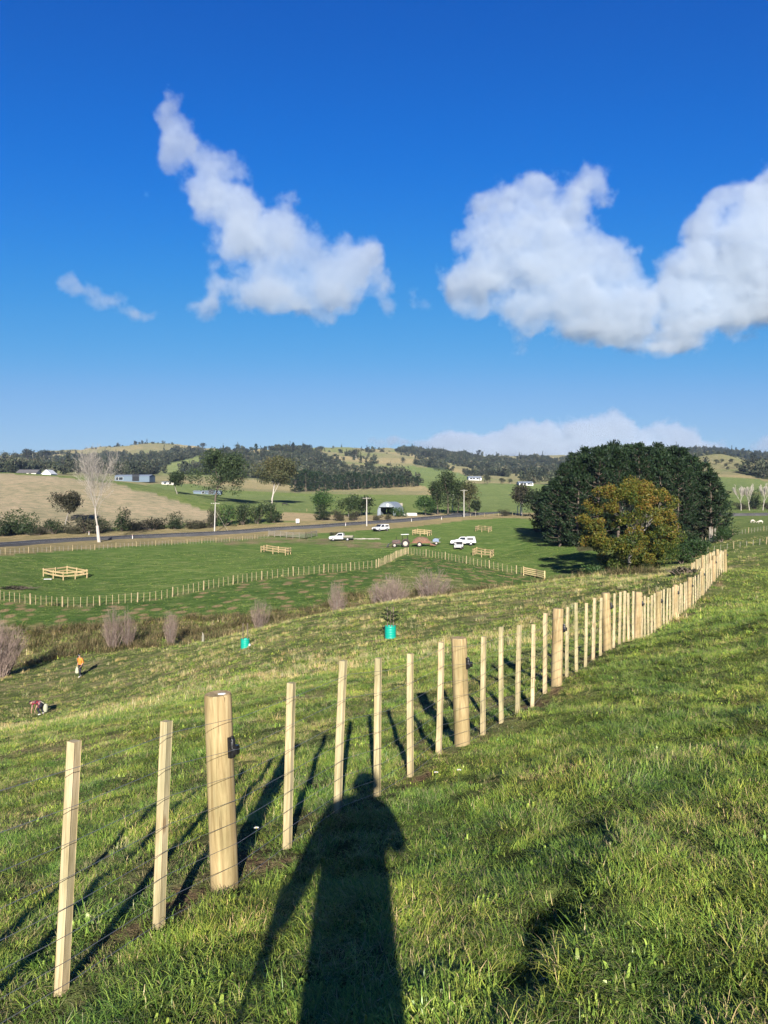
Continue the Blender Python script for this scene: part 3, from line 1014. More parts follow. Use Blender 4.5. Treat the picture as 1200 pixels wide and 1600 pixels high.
# ------------------------------------------------------------------ vegetation
M_BARK = simple('bark', (0.13, 0.10, 0.075), 0.9, 0.4, 9, bump=0.5)
M_PALEBARK = simple('pale_bark', (0.46, 0.41, 0.35), 0.85, 0.25, 7, bump=0.3)
M_GREYBARK = simple('grey_bark', (0.30, 0.27, 0.23), 0.85, 0.3, 7, bump=0.3)
M_TWIG = simple('willow_twigs', (0.29, 0.215, 0.175), 0.85, 0.3, 3)
M_PINE = leafmat('pine_needles', [(0.008, 0.021, 0.008), (0.017, 0.036, 0.013), (0.036, 0.060, 0.019)], 0.12, 0.6, 0.2)
M_DARKLEAF = leafmat('dark_leaves', [(0.020, 0.034, 0.013), (0.035, 0.055, 0.019), (0.060, 0.080, 0.028)], 0.2, 0.55, 0.3)
M_GUM = leafmat('olive_leaves', [(0.050, 0.060, 0.026), (0.085, 0.092, 0.036), (0.135, 0.110, 0.050)], 0.25, 0.55, 0.2)
M_SCRUB = leafmat('scrub_leaves', [(0.030, 0.034, 0.018), (0.055, 0.054, 0.028), (0.10, 0.085, 0.050)], 0.2, 0.6, 0.35)
M_GREENBUSH = leafmat('green_leaves', [(0.022, 0.048, 0.014), (0.040, 0.080, 0.021), (0.070, 0.115, 0.030)], 0.25, 0.5, 0.25)
M_AUTUMN = leafmat('autumn_leaves', [(0.036, 0.068, 0.014), (0.080, 0.108, 0.018), (0.150, 0.150, 0.022), (0.215, 0.150, 0.026), (0.200, 0.108, 0.028)], 0.3, 0.5, 0.05)
M_BUSHFAR = leafmat('distant_bush', [(0.026, 0.036, 0.020), (0.050, 0.060, 0.032), (0.110, 0.100, 0.064)], 0.1, 0.7, 0.45)
M_RUSH = leafmat('rushes', [(0.05, 0.062, 0.018), (0.12, 0.115, 0.040), (0.22, 0.165, 0.08)], 0.25, 0.6, 0.2)

def leafcloud(seed, clumps, n, size, tint=None, asp=0.62, outward=0.5, hollow=0.55, up=0.0):
    """many small leaf faces through ellipsoid clumps; clumps: (x, y, z, rx, ry, rz, weight, tint shift)"""
    r = np.random.RandomState(seed)
    C = np.array([c[:6] for c in clumps], float)
    w = np.array([(c[6] if len(c) > 6 else 1.0) * (c[3] * c[4] * c[5]) ** (2 / 3) for c in clumps]); w /= w.sum()
    ts = np.array([c[7] if len(c) > 7 else 0.0 for c in clumps])
    k = r.choice(len(C), n, p=w)
    d = r.normal(size=(n, 3)); d /= np.linalg.norm(d, axis=1)[:, None]
    q = (hollow ** 3 + (1 - hollow ** 3) * r.uniform(size=n)) ** (1 / 3) * (1 + r.normal(0, 0.07, n))
    p = C[k, :3] + d * q[:, None] * C[k, 3:6]
    nrm = d * outward + r.normal(size=(n, 3)) * 0.6 + np.array([0, 0, up])
    nrm /= np.linalg.norm(nrm, axis=1)[:, None]
    a = np.cross(nrm, r.normal(size=(n, 3))); a /= np.linalg.norm(a, axis=1)[:, None]
    b = np.cross(nrm, a)
    s = (size * r.uniform(0.55, 1.35, n))[:, None]
    V = np.stack([p - a * s * 0.55, p - b * s * asp * 0.45 + nrm * s * 0.08, p + a * s * 0.55, p + b * s * asp * 0.45 + nrm * s * 0.08], 1).reshape(-1, 3)
    Fq = np.arange(4 * n).reshape(n, 4)
    t = np.clip(r.normal(0.45, 0.2, n) + ts[k] + (r.uniform(-0.12, 0.12, len(C)))[k], 0, 1)
    return V, Fq, np.repeat(t, 4)

def tubes(segs, n=4):
    """segs: (p0, p1, r0, r1) -> arrays"""
    P0 = np.array([s[0] for s in segs], float); P1 = np.array([s[1] for s in segs], float)
    R0 = np.array([s[2] for s in segs]); R1 = np.array([s[3] for s in segs])
    d = P1 - P0; d /= np.maximum(np.linalg.norm(d, axis=1), 1e-9)[:, None]
    ref = np.where(np.abs(d[:, 2:3]) > 0.9, np.array([[1.0, 0, 0]]), np.array([[0, 0, 1.0]]))
    a = np.cross(d, ref); a /= np.linalg.norm(a, axis=1)[:, None]; b = np.cross(d, a)
    V = []
    for P, Rr in ((P0, R0), (P1, R1)):
        for i in range(n):
            t = 2 * np.pi * i / n
            V.append(P + (a * math.cos(t) + b * math.sin(t)) * Rr[:, None])
    V = np.stack(V, 1)
    m = len(segs); base = np.arange(m)[:, None] * 2 * n
    Fq = np.concatenate([np.concatenate([base + i, base + (i + 1) % n, base + n + (i + 1) % n, base + n + i], 1) for i in range(n)])
    return V.reshape(-1, 3), Fq

def grow(seed, H, r0, levels=4, split=3, spread=0.6, up=0.25, first=0.3, decay=0.68, crook=0.12, lenf=0.42):
    """branching skeleton: list of tapered segments and the tips"""
    r = random.Random(seed)
    segs = []; tips = []
    def branch(p, d, L, rad, lev):
        n = 4 if lev == 0 else 3
        for i in range(n):
            d = (d + Vector((r.gauss(0, crook), r.gauss(0, crook), r.gauss(0, crook * 0.5) + up * 0.12 * (lev > 0)))).normalized()
            q = p + d * (L / n)
            r1 = rad * (1 - 0.35 / n * 1.2)
            segs.append((tuple(p), tuple(q), rad, r1))
            if lev < levels and (i >= 1 or lev > 0):
                k = split if i == n - 1 else (1 if r.random() < 0.75 else 0)
                for j in range(k):
                    az = r.uniform(0, 6.28)
                    o = d.orthogonal().normalized()
                    o = Matrix.Rotation(az, 3, d) @ o
                    sp = spread * r.uniform(0.6, 1.3)
                    nd = (d * math.cos(sp) + o * math.sin(sp) + Vector((0, 0, up))).normalized()
                    branch(q, nd, L * decay * r.uniform(0.75, 1.15), r1 * (0.72 if i == n - 1 else 0.5), lev + 1)
            p = q; rad = r1
        if lev >= levels - 1:
            tips.append((tuple(p), lev))
    branch(Vector((0, 0, -0.15)), Vector((0, 0, 1)), H * first, r0, 0)
    zmax = max(s[1][2] for s in segs)
    k = H / zmax
    S = [((a[0] * k, a[1] * k, a[2] * k), (b[0] * k, b[1] * k, b[2] * k), u, v) for a, b, u, v in segs]
    return S, [(t[0][0] * k, t[0][1] * k, t[0][2] * k) for t in tips]

def tree(name, label, loc, trunk_me, crown_me, rz=0.0, scale=1.0, group=None, cat='tree', crown_name='crown'):
    t = thing(name, label, cat, loc, rz, group)
    t.scale = scale if hasattr(scale, '__len__') else (scale,) * 3
    if trunk_me is not None:
        link('trunk', trunk_me, t)
    if crown_me is not None:
        link(crown_name, crown_me, t)
    return t

def tubemesh(name, segs, mat, n=5):
    V, Fq = tubes(segs, n)
    me = fast_mesh(name, V, Fq, mat)
    me.polygons.foreach_set('use_smooth', [True] * len(me.polygons))
    return me

def broad_tree(seed, H, crown_w, r0, leaves, size, mat, bark, crown_z=0.35, levels=3, clump=0.16, squash=0.75, spread=0.65, dens=1.0, split=3, hollow=0.5):
    S, tips = grow(seed, H * 0.93, r0, levels, split, spread, 0.22, 0.30)
    w = max(max(abs(t[0]), abs(t[1])) for t in tips)
    k = crown_w / 2 * 0.88 / max(w, 0.1)
    S = [((a[0] * k, a[1] * k, a[2]), (b[0] * k, b[1] * k, b[2]), u, v) for a, b, u, v in S]
    r = random.Random(seed)
    cl = []
    for t in tips:
        if t[2] < H * crown_z:
            continue
        s = clump * H * r.uniform(0.6, 1.25)
        cl.append((t[0] * k, t[1] * k, t[2], s, s, s * squash, 1.0, r.gauss(0, 0.10) + 0.10 * (t[2] / H - 0.6)))
    zc = H * (crown_z + 1.0) / 2; rz = H * (1 - crown_z) / 2
    for i in range(int(34 * dens)):
        u = r.uniform(-1, 1); a = r.uniform(0, 6.28); q = r.uniform(0.45, 0.95); k2 = math.sqrt(1 - u * u)
        s = clump * H * r.uniform(0.7, 1.3)
        cl.append((crown_w / 2 * k2 * q * math.cos(a), crown_w / 2 * k2 * q * math.sin(a), zc + rz * u * q, s, s, s * squash, 1.0, r.gauss(0, 0.10) + 0.12 * u))
    V, Fq, T = leafcloud(seed, cl, leaves, size, hollow=hollow)
    return tubemesh('trunk', S, bark, 5), fast_mesh('crown', V, Fq, mat, T)

def bush_mesh(seed, w, h, leaves, size, mat, n=14):
    r = random.Random(seed); cl = []
    for i in range(n):
        a = r.uniform(0, 6.28); q = r.uniform(0.05, 0.42) * w
        s = r.uniform(0.16, 0.30)
        z = r.uniform(0.10, 0.74) * h
        cl.append((q * math.cos(a), q * math.sin(a), z, s * w, s * w, s * h * 1.1, 1, r.gauss(0, 0.12)))
    V, Fq, T = leafcloud(seed, cl, leaves, size, hollow=0.6)
    V[:, 2] = np.maximum(V[:, 2], 0.0)
    S = []
    for i in range(8):
        c = cl[i % len(cl)]
        S.append(((r.uniform(-.1, .1) * w, r.uniform(-.1, .1) * w, -0.1), (c[0], c[1], c[2]), 0.03 * w, 0.012 * w))
    return tubemesh('stem', S, M_BARK, 4), fast_mesh('foliage', V, Fq, mat, T)

def bush(name, label, loc, stem, fol, rz=0, scale=1.0, group=None, cat='shrub'):
    t = thing(name, label, cat, loc, rz, group)
    t.scale = scale if hasattr(scale, '__len__') else (scale,) * 3
    link('stem', stem, t); link('foliage', fol, t)
    return t

def pine_mesh(seed, H=19.0, rmax=4.6, n=5200, low=0.10, shape=0.8, cards=0.62):
    """radiata pine: whorls of upturned limbs carrying brushes of needles"""
    r = random.Random(seed); rn = np.random.RandomState(seed)
    segs = []; brushes = []
    p = Vector((0, 0, -0.3)); top = H
    nz = 10
    lx = 0.0; ly = 0.0
    pts = []
    for i in range(nz + 1):
        t = i / nz
        pts.append(Vector((lx, ly, -0.3 + (H + 0.1) * t)))
        lx += r.gauss(0, 0.10); ly += r.gauss(0, 0.10)
    for i in range(nz):
        t = i / nz
        segs.append((tuple(pts[i]), tuple(pts[i + 1]), 0.34 * (1 - t) + 0.04, 0.34 * (1 - (i + 1) / nz) + 0.04))
    z = H * low
    while z < H * 0.985:
        t = z / H
        L = rmax * (min(1.0, (1 - t) * 2.0 + 0.16) ** shape) * (0.75 + 0.25 * min(1, t * 4))
        for j in range(r.choice((5, 6, 7))):
            az = r.uniform(0, 6.28); l = L * r.uniform(0.62, 1.12)
            d = Vector((math.cos(az), math.sin(az), 0))
            f = t * nz; i0 = min(nz - 1, int(f)); c = pts[i0].lerp(pts[i0 + 1], f - i0)
            a = Vector((c.x, c.y, z))
            el0 = 0.05 + 0.5 * t; el1 = el0 + 0.45
            m = a + d * l * 0.55 * math.cos(el0) + Vector((0, 0, l * 0.55 * math.sin(el0)))
            e = m + d * l * 0.45 * math.cos(el1) + Vector((0, 0, l * 0.45 * math.sin(el1)))
            segs.append((tuple(a), tuple(m), 0.07, 0.045)); segs.append((tuple(m), tuple(e), 0.045, 0.015))
            for q in (0.45, 0.65, 0.82, 1.0):
                if q < 0.6 and r.random() < 0.4:
                    continue
                b = a.lerp(m, q / 0.55) if q < 0.55 else m.lerp(e, (q - 0.55) / 0.45)
                for s in range(2):
                    o = Vector((r.gauss(0, 0.32), r.gauss(0, 0.32), r.gauss(0.05, 0.2))) * (1.0 if q < 1 else 0.5)
                    brushes.append((b + o, (d * 0.55 + Vector((r.gauss(0, .3), r.gauss(0, .3), 0.75))).normalized(), r.uniform(0.75, 1.25)))
        z += H * 0.052 * r.uniform(0.8, 1.2)
    B = np.array([tuple(b[0]) for b in brushes]); D = np.array([tuple(b[1]) for b in brushes]); S_ = np.array([b[2] for b in brushes])
    k = max(1, n // len(B))
    P = np.repeat(B, k, 0); D = np.repeat(D, k, 0); S_ = np.repeat(S_, k)
    m = len(P)
    dd = D + rn.normal(size=(m, 3)) * 0.55; dd /= np.linalg.norm(dd, axis=1)[:, None]
    sd = np.cross(dd, rn.normal(size=(m, 3))); sd /= np.linalg.norm(sd, axis=1)[:, None]
    P = P + rn.normal(size=(m, 3)) * 0.22
    l = (cards * S_ * rn.uniform(0.7, 1.25, m))[:, None]; w = l * 0.20
    V = np.stack([P - sd * w * 0.35, P + dd * l * 0.55 - sd * w, P + dd * l, P + dd * l * 0.55 + sd * w], 1).reshape(-1, 3)
    T = np.clip(rn.normal(0.45, 0.22, m), 0, 1)
    return tubemesh('trunk', segs, M_BARK, 5), fast_mesh('crown', V, np.arange(4 * m).reshape(m, 4), M_PINE, np.repeat(T, 4))

def twig_shrub(seed, w, h, n=420, mat=None, r0=0.009, spread=1.0):
    """leafless osier: a fan of thin stems from the ground, forking once or twice"""
    r = random.Random(seed); segs = []
    for i in range(n):
        a = r.uniform(0, 6.28); q = r.random() ** 0.5
        b = Vector((0.14 * w * q * math.cos(a + r.gauss(0, .5)), 0.14 * w * q * math.sin(a + r.gauss(0, .5)), -0.1))
        top = Vector((0.47 * w * q * math.cos(a), 0.47 * w * q * math.sin(a), h * math.sqrt(max(0.10, 1 - 0.80 * q * q)))) * r.uniform(0.72, 1.05)
        mid = b.lerp(top, 0.42) + Vector((r.gauss(0, .03) * w, r.gauss(0, .03) * w, 0.05 * h))
        rr = r0 * r.uniform(0.8, 1.7)
        segs += [(tuple(b), tuple(mid), rr * 1.6, rr * 1.15), (tuple(mid), tuple(top), rr * 1.15, rr * 0.5)]
        for k in range(9):
            f = r.uniform(0.1, 0.95)
            s0 = mid.lerp(top, f) if r.random() < 0.7 else b.lerp(mid, 0.4 + 0.6 * f)
            dr = (top - mid).normalized() + Vector((r.gauss(0, .5), r.gauss(0, .5), r.gauss(0.1, .3)))
            e = s0 + dr.normalized() * h * r.uniform(0.10, 0.24)
            segs.append((tuple(s0), tuple(e), rr * 0.6, rr * 0.3))
            if r.random() < 0.6:
                m2 = s0.lerp(e, 0.55)
                segs.append((tuple(m2), tuple(m2 + (dr.normalized() + Vector((r.gauss(0, .5), r.gauss(0, .5), 0.2))).normalized() * h * 0.10), rr * 0.45, rr * 0.25))
    V, Fq = tubes(segs, 3)
    return fast_mesh('stems', V, Fq, mat or M_TWIG)

ORD = ['first', 'second', 'third', 'fourth', 'fifth', 'sixth', 'seventh', 'eighth', 'ninth', 'tenth', 'eleventh', 'twelfth', 'thirteenth', 'fourteenth', 'fifteenth', 'sixteenth',
       'seventeenth', 'eighteenth', 'nineteenth', 'twentieth', 'twenty-first', 'twenty-second', 'twenty-third', 'twenty-fourth', 'twenty-fifth', 'twenty-sixth', 'twenty-seventh', 'twenty-eighth', 'twenty-ninth', 'thirtieth']

def build_vegetation():
    rr = random.Random(11)
    # ---- dark pine plantation on the right
    pm = [pine_mesh(1, 19, 4.8, 6500, 0.02), pine_mesh(2, 19, 4.4, 6500, 0.02), pine_mesh(3, 19, 5.1, 6500, 0.03), pine_mesh(4, 19, 4.3, 5500, low=0.20)]
    spots = [  # bearing, metres, top of the tree (px)
        (868, 160, 752), (884, 156, 730), (900, 158, 713), (918, 154, 704), (938, 152, 700), (957, 156, 698), (976, 154, 701), (995, 157, 698), (1013, 153, 701), (1031, 156, 700), (1049, 152, 703),
        (1065, 149, 705), (1082, 146, 716), (1098, 144, 727), (1112, 141, 742), (1124, 142, 762),
        (875, 146, 748), (905, 142, 718), (935, 140, 709), (966, 140, 706), (998, 139, 706), (1030, 138, 709), (1058, 137, 722),
        (852, 170, 762), (846, 182, 770)]
    names = []
    for i, (px, d, top) in enumerate(spots):
        p = at(px, d); h = CAMZ + (YH - top) / F * d - p.z
        back = i < 16
        if i == 0:
            lab = 'dark pine at the left end of the tall plantation, lower than the rest'
        elif i == 15:
            lab = 'dark pine at the right end of the plantation beside the open paddock'
        elif i >= 23:
            lab = ['low dark pine sticking out left of the plantation by the road', 'smallest dark pine at the far left of the plantation'][i - 23]
        elif back:
            lab = 'tall dark green pine, %s from the left in the back row of the plantation' % ORD[i]
        else:
            lab = 'dark green pine, %s from the left in the front row behind the autumn tree' % ORD[i - 16]
        m = pm[i % 4] if i not in (13, 14, 15) else pm[3]
        tree('pine_tree', lab, p, m[0], m[1], rr.uniform(0, 6.28), (h / 19.0 * (1.15 if h < 13 else 1.0) * rr.uniform(.95, 1.1), h / 19.0 * (1.15 if h < 13 else 1.0), h / 19.0), 'pines of the dark plantation')
    # pale old stumps standing under the right-hand pines
    for i, (px, top) in enumerate(((1109, 824), (1112, 827), (1117, 826))):
        p = at(px, 135 + i); mb = MB(); h = CAMZ + (YH - top) / F * (135 + i) - p.z
        mb.tube((0, 0, -0.2), (0.04, 0, h), 0.20, 0.16, 8)
        tr_ = thing('dead_trunk', ['left', 'middle', 'right'][i] + ' one of three bare grey trunks under the right pines', 'tree stump', p, 0, 'bare trunks under the pines')
        mb.build('trunk', M_GREYWOOD, tr_)
        sp = MB(); sp.tube((0.04, 0, h - 0.02), (0.10, 0.02, h + 0.25), 0.05, 0.01, 5); sp.build('splinter', M_GREYWOOD, tr_)
    # ---- the autumn tree
    p = at(985, 99); r = random.Random(4)
    cl = []
    Wd, Ht = 14.0, 13.2
    for i in range(170):
        u = r.uniform(-1, 1); a = r.uniform(0, 6.28); k = math.sqrt(1 - u * u)
        q = r.uniform(0.60, 0.92)
        z = Ht * (0.45 + 0.49 * u * q)
        wide = 1.0
        s = r.uniform(0.55, 1.25)
        c = (Wd / 2 * k * q * math.cos(a) * wide, Wd / 2 * k * q * math.sin(a) * wide, z, s, s, s * 0.8, 1.0, r.gauss(-0.03, 0.14) + 0.58 * (z / Ht - 0.50))
        cl.append(c)
    V, Fq, T = leafcloud(21, cl, 48000, 0.24, hollow=0.5)
    V[:, 2] = np.maximum(V[:, 2], 0.02)
    S, tips = grow(9, 11, 0.32, 4, 3, 0.6, 0.2, 0.22)
    tree('autumn_tree', 'round broadleaf tree turning orange and yellow in front of dark pines', p, tubemesh('trunk', S, M_GREYBARK, 5), fast_mesh('crown', V, Fq, M_AUTUMN, T))
    # low green shrubs at the foot of the pines and the autumn tree
    bs, bf = bush_mesh(3, 4.0, 3.0, 1500, 0.26, M_GREENBUSH)
    for i, (px, d, s, lab) in enumerate(((1080, 112, 1.1, 'green shrub hugging the right foot of the autumn tree'), (1092, 122, 0.8, 'bright green shrub between the autumn tree and the bare trunks'),
            (1128, 132, 0.8, 'green shrub right of the three bare trunks'), (1140, 138, 0.9, 'dark green shrub at the right edge of the pines'), (1066, 104, 1.0, 'low green shrub in front of the autumn tree, right side'), (925, 97, 0.8, 'green shrub at the left foot of the autumn tree'))):
        bush('shrub', lab, at(px, d), bs, bf, i * 1.3, s)
    # ---- big leafless pale tree by the road on the left
    S, tips = grow(23, 22.0, 0.40, 5, 3, 0.62, 0.24, 0.24, 0.72, 0.10)
    w = max(max(abs(s[1][0]), abs(s[1][1])) for s in S); k = 6.6 / w
    S = [((a[0] * k, a[1] * k, a[2]), (b[0] * k, b[1] * k, b[2]), u * 1.05 if i < 4 else max(u * 0.5, 0.013), v * 1.05 if i < 4 else max(v * 0.5, 0.010)) for i, (a, b, u, v) in enumerate(S)]
    p = hit(155, 847, 120); h = (847 - 690) / F * p.y
    trk = [s for i, s in enumerate(S) if s[2] > 0.11]; brn = [s for i, s in enumerate(S) if s[2] <= 0.11 and (s[2] > 0.03 or (i * 7919) % 10 < 8)]
    t = tree('bare_tree', 'tall leafless tree with a pale trunk beside the road', p, tubemesh('trunk', trk, M_PALEBARK, 7), tubemesh('branches', brn, M_PALEBARK, 3), 3.3, h / 22.0, None, 'tree', 'branches')
    # ---- trees beyond the road
    def bt(name, label, px, py, top, wpx, seed, leaves, size, mat, bark, **kw):
        p = hit(px, py, 150); s = p.y / F
        H = (py - top) * s
        size = max(size * 0.9, 2.5 * s)
        leaves = int(min(14000, max(leaves, 1.9 * (py - top) * wpx)))
        tm, cm = broad_tree(seed, H, wpx * s, 0.020 * H, leaves, size, mat, bark, **kw)
        return tree(name, label, p, tm, cm, rr.uniform(0, 6.28))
    bt('broadleaf_tree', 'large dark spreading tree with grey limbs left of centre', 336, 784, 702, 112, 31, 9500, 0.42, M_DARKLEAF, M_BARK, crown_z=0.03, clump=0.14)
    bt('gum_tree', 'tall olive brown gum tree with bare pale trunks', 425, 787, 711, 78, 32, 6500, 0.38, M_GUM, M_PALEBARK, crown_z=0.40, clump=0.14)
    bt('broadleaf_tree', 'small dark tree standing left of the large spreading tree', 277, 772, 736, 34, 33, 2200, 0.5, M_DARKLEAF, M_GREYBARK, crown_z=0.3)
    bt('broadleaf_tree', 'sparse grey green tree on the tan hill above the roadside shrubs', 102, 820, 767, 48, 34, 3200, 0.30, M_SCRUB, M_GREYBARK, crown_z=0.40, clump=0.14)
    bt('broadleaf_tree', 'round dark green tree left of the curved shed', 507, 805, 768, 40, 35, 2600, 0.36, M_GREENBUSH, M_BARK, crown_z=0.15, clump=0.2)
    bt('broadleaf_tree', 'low wide olive tree between the round tree and the curved shed', 545, 808, 773, 46, 36, 2800, 0.36, M_DARKLEAF, M_GREYBARK, crown_z=0.15, clump=0.18)
    bt('broadleaf_tree', 'small dark tree close to the left side of the curved shed', 572, 806, 776, 26, 37, 1500, 0.36, M_DARKLEAF, M_GREYBARK, crown_z=0.15, clump=0.2)
    bt('broadleaf_tree', 'rounded green tree at the left of the roadside grove', 665, 806, 776, 36, 38, 2400, 0.36, M_GREENBUSH, M_BARK, crown_z=0.12, clump=0.2)
    for i, (px, top, w, lab) in enumerate(((684, 752, 26, 'leafy tree in the left half of the roadside grove'), (700, 738, 28, 'tallest tree of the roadside grove behind the power pole'), (715, 748, 24, 'tree in the right half of the roadside grove'), (733, 752, 30, 'thin airy tree at the right of the roadside grove'))):
        bt('gum_tree', lab, px, 804, top, w, 41 + i, 2600, 0.42, M_GUM if i == 3 else M_DARKLEAF, M_BARK, crown_z=0.04, clump=0.13, squash=1.1)
    bt('broadleaf_tree', 'small lone tree in the field right of the grove', 743, 806, 782, 17, 46, 900, 0.36, M_DARKLEAF, M_GREYBARK, crown_z=0.3, clump=0.18)
    bt('broadleaf_tree', 'grey green tree by the double power poles left of the pines', 815, 806, 757, 34, 47, 2600, 0.40, M_SCRUB, M_PALEBARK, crown_z=0.2, clump=0.15)
    bt('broadleaf_tree', 'dark bushy tree between the double poles and the plantation', 838, 808, 766, 34, 48, 2600, 0.40, M_DARKLEAF, M_BARK, crown_z=0.1, clump=0.2)
    # ---- shrubs along the road
    sv = [bush_mesh(60, 4.2, 3.4, 1500, 0.26, M_DARKLEAF), bush_mesh(61, 4.6, 2.6, 1500, 0.24, M_SCRUB), bush_mesh(62, 3.6, 4.2, 1500, 0.28, M_DARKLEAF), bush_mesh(63, 4.8, 2.8, 1500, 0.26, M_SCRUB), bush_mesh(64, 4.4, 3.2, 1500, 0.26, M_GREENBUSH)]
    row = [(6, 838, 812, 2), (22, 836, 801, 2), (45, 836, 806, 2), (62, 836, 822, 1), (85, 834, 812, 0), (110, 834, 820, 3), (135, 833, 809, 1), (160, 832, 810, 0), (190, 830, 797, 2), (215, 829, 812, 3), (240, 828, 810, 1), (275, 827, 803, 2), (300, 826, 813, 3), (318, 825, 813, 1)]
    for i, (px, py, top, v) in enumerate(row):
        p = hit(px, py, 140); s = p.y / F; h = (py - top) * s
        lab = 'roadside shrub, %s from the left in the row above the road' % ORD[i]
        bh = (3.4, 2.6, 4.2, 2.8, 3.2)[v]
        bush('roadside_shrub', lab, p, sv[v][0], sv[v][1], rr.uniform(0, 6.28), (max(1.0, h / bh) * 1.5, max(1.0, h / bh), h / bh * 1.15), 'shrubs in the row above the road')
    for i, (px, py, top, w, v, lab) in enumerate(((352, 822, 782, 34, 4, 'olive shrub right of the leaning stay of the first power pole'), (378, 820, 784, 34, 0, 'dark shrub below the large spreading tree'), (402, 818, 783, 34, 0, 'dark shrub below the gum tree'),
            (428, 817, 784, 32, 2, 'dark shrub at the right end of the clump below the gum tree'), (332, 824, 790, 24, 1, 'brown shrub behind the first power pole'), (505, 813, 787, 30, 2, 'dark shrub near the road below the round tree'), (528, 814, 795, 26, 1, 'brown scrub left of the second power pole'),
            (553, 813, 796, 24, 1, 'low brown scrub just left of the second power pole'), (623, 807, 789, 26, 4, 'round dark bush on the right side of the curved shed'), (590, 813, 802, 18, 3, 'low scrub in front of the curved shed'), (607, 812, 802, 14, 1, 'small brown scrub below the curved shed door'), (790, 806, 795, 22, 1, 'reddish scrub left of the double power poles'))):
        p = hit(px, py, 150); s = p.y / F
        bw, bh = ((4.2, 3.4), (4.6, 2.6), (3.6, 4.2), (4.8, 2.8), (4.4, 3.2))[v]
        bush('shrub', lab, p, sv[v][0], sv[v][1], rr.uniform(0, 6.28), (w * s / bw, w * s / bw, (py - top) * s / bh))
    # ---- conifer belt below the green hill
    belt = [pine_mesh(71, 17, 3.6, 1500, 0.04, 0.9, 1.3), pine_mesh(72, 17, 3.2, 1500, 0.04, 0.9, 1.3), pine_mesh(73, 17, 4.2, 1500, 0.04, 0.8, 1.3)]
    for i in range(26):
        px = 462 + i * 7.6 + rr.uniform(-1.5, 1.5)
        py = 769 - (i / 25) * 9 + rr.uniform(-0.5, 0.5)
        top = (736 if i < 6 else 742 - (i - 6) * 0.1) + rr.uniform(-2.5, 2.5) + (i > 20) * (i - 20) * 1.8
        p = hit(round(px), py, 420); h = max(8.0, (py - top) / F * p.y)
        m = belt[i % 3]
        tree('conifer', '%s dark conifer from the left in the belt under the green hill' % ORD[i], p, m[0], m[1], rr.uniform(0, 6.28), (h / 17 * 1.25, h / 17 * 1.25, h / 17), 'conifers in the belt under the green hill')
    # ---- leafless willows and osiers in the hollow
    wl = [twig_shrub(1, 4.0, 3.2, 95), twig_shrub(2, 4.0, 3.0, 95), twig_shrub(3, 3.4, 3.0, 85), twig_shrub(4, 4.0, 3.2, 130), twig_shrub(5, 4.0, 3.0, 70)]
    data = [(-2, 62, 968, 84, 'largest leafless osier, cut by the left edge of the photo'), (176, 70, 947, 36, 'leafless reddish osier, left one of the pair above the walker in orange'), (199, 71, 953, 30, 'leafless reddish osier, right one of the pair above the walker in orange'), (267, 70, 954, 26, 'smallest leafless osier, right of the pair'),
            (407, 73, 931, 34, 'leafless osier right above the left green tub'), (527, 78, 905, 30, 'leafless osier midway between the two green tubs, further up'), (612, 80, 897, 56, 'leafless osier directly behind the right green tub'), (674, 82, 888, 66, 'wide leafless osier thicket right of the tub and sapling'), (586, 84, 908, 22, 'small tan leafless osier left of the large thickets')]
    for i, (px, d, top, w, lab) in enumerate(data):
        p = at(px, d); h = CAMZ + (YH - top) / F * d - p.z; ww = w / F * d * 1.08
        t = thing('osier', lab, 'shrub', p, i * 0.7, 'leafless osiers in the hollow')
        v = (3, 0, 1, 2, 4, 2, 3, 0, 4)[i]; m = wl[v]; bw, bh = ((4.0, 3.2), (4.0, 3.0), (3.4, 3.0), (4.0, 3.2), (4.0, 3.0))[v]; ww *= 1.12
        t.scale = (ww / bw, ww / bw, h / bh)
        link('stems', m, t)
        mb = MB(); q = random.Random(i)
        for k in range(5):
            mb.tube((q.uniform(-.2, .2), q.uniform(-.2, .2), -0.1), (q.uniform(-.5, .5), q.uniform(-.5, .5), bh * 0.5), 0.05, 0.02, 5)
        mb.build('trunk', M_GREYBARK, t)
    # ---- bare poplars far right by the road
    S, tips = grow(51, 16.0, 0.30, 4, 3, 0.42, 0.4, 0.34, 0.70, 0.08)
    S = [(a, b, max(u * 0.8, 0.05), max(v * 0.8, 0.04)) for a, b, u, v in S]
    pmesh = tubemesh('trunk', [s for s in S if s[2] > 0.10], M_PALEBARK, 5); pb = tubemesh('branches', [s for s in S if s[2] <= 0.10], M_PALEBARK, 3)
    for i, (px, lab) in enumerate(((1158, 'left of the three bare pale poplars at the right edge'), (1171, 'middle of the three bare pale poplars at the right edge'), (1192, 'right of the three bare pale poplars at the right edge'))):
        p = at(px, 300); h = CAMZ + (YH - (756 - i)) / F * 300 - p.z
        tree('bare_poplar', lab, p, pmesh, pb, i * 2.0, h / 16.0, 'bare poplars far right', 'tree', 'branches')
    for i, (px, lab) in enumerate(((1180, 'dark shrub between the right two bare poplars'), (1160, 'dark low shrub under the left bare poplar'), (1200, 'dark shrub under the right bare poplar'))):
        p = at(px, 310); bush('shrub', lab, p, sv[2 if i == 0 else 1][0], sv[2 if i == 0 else 1][1], i, (1.6, 1.6, 1.9 if i == 0 else 1.2))
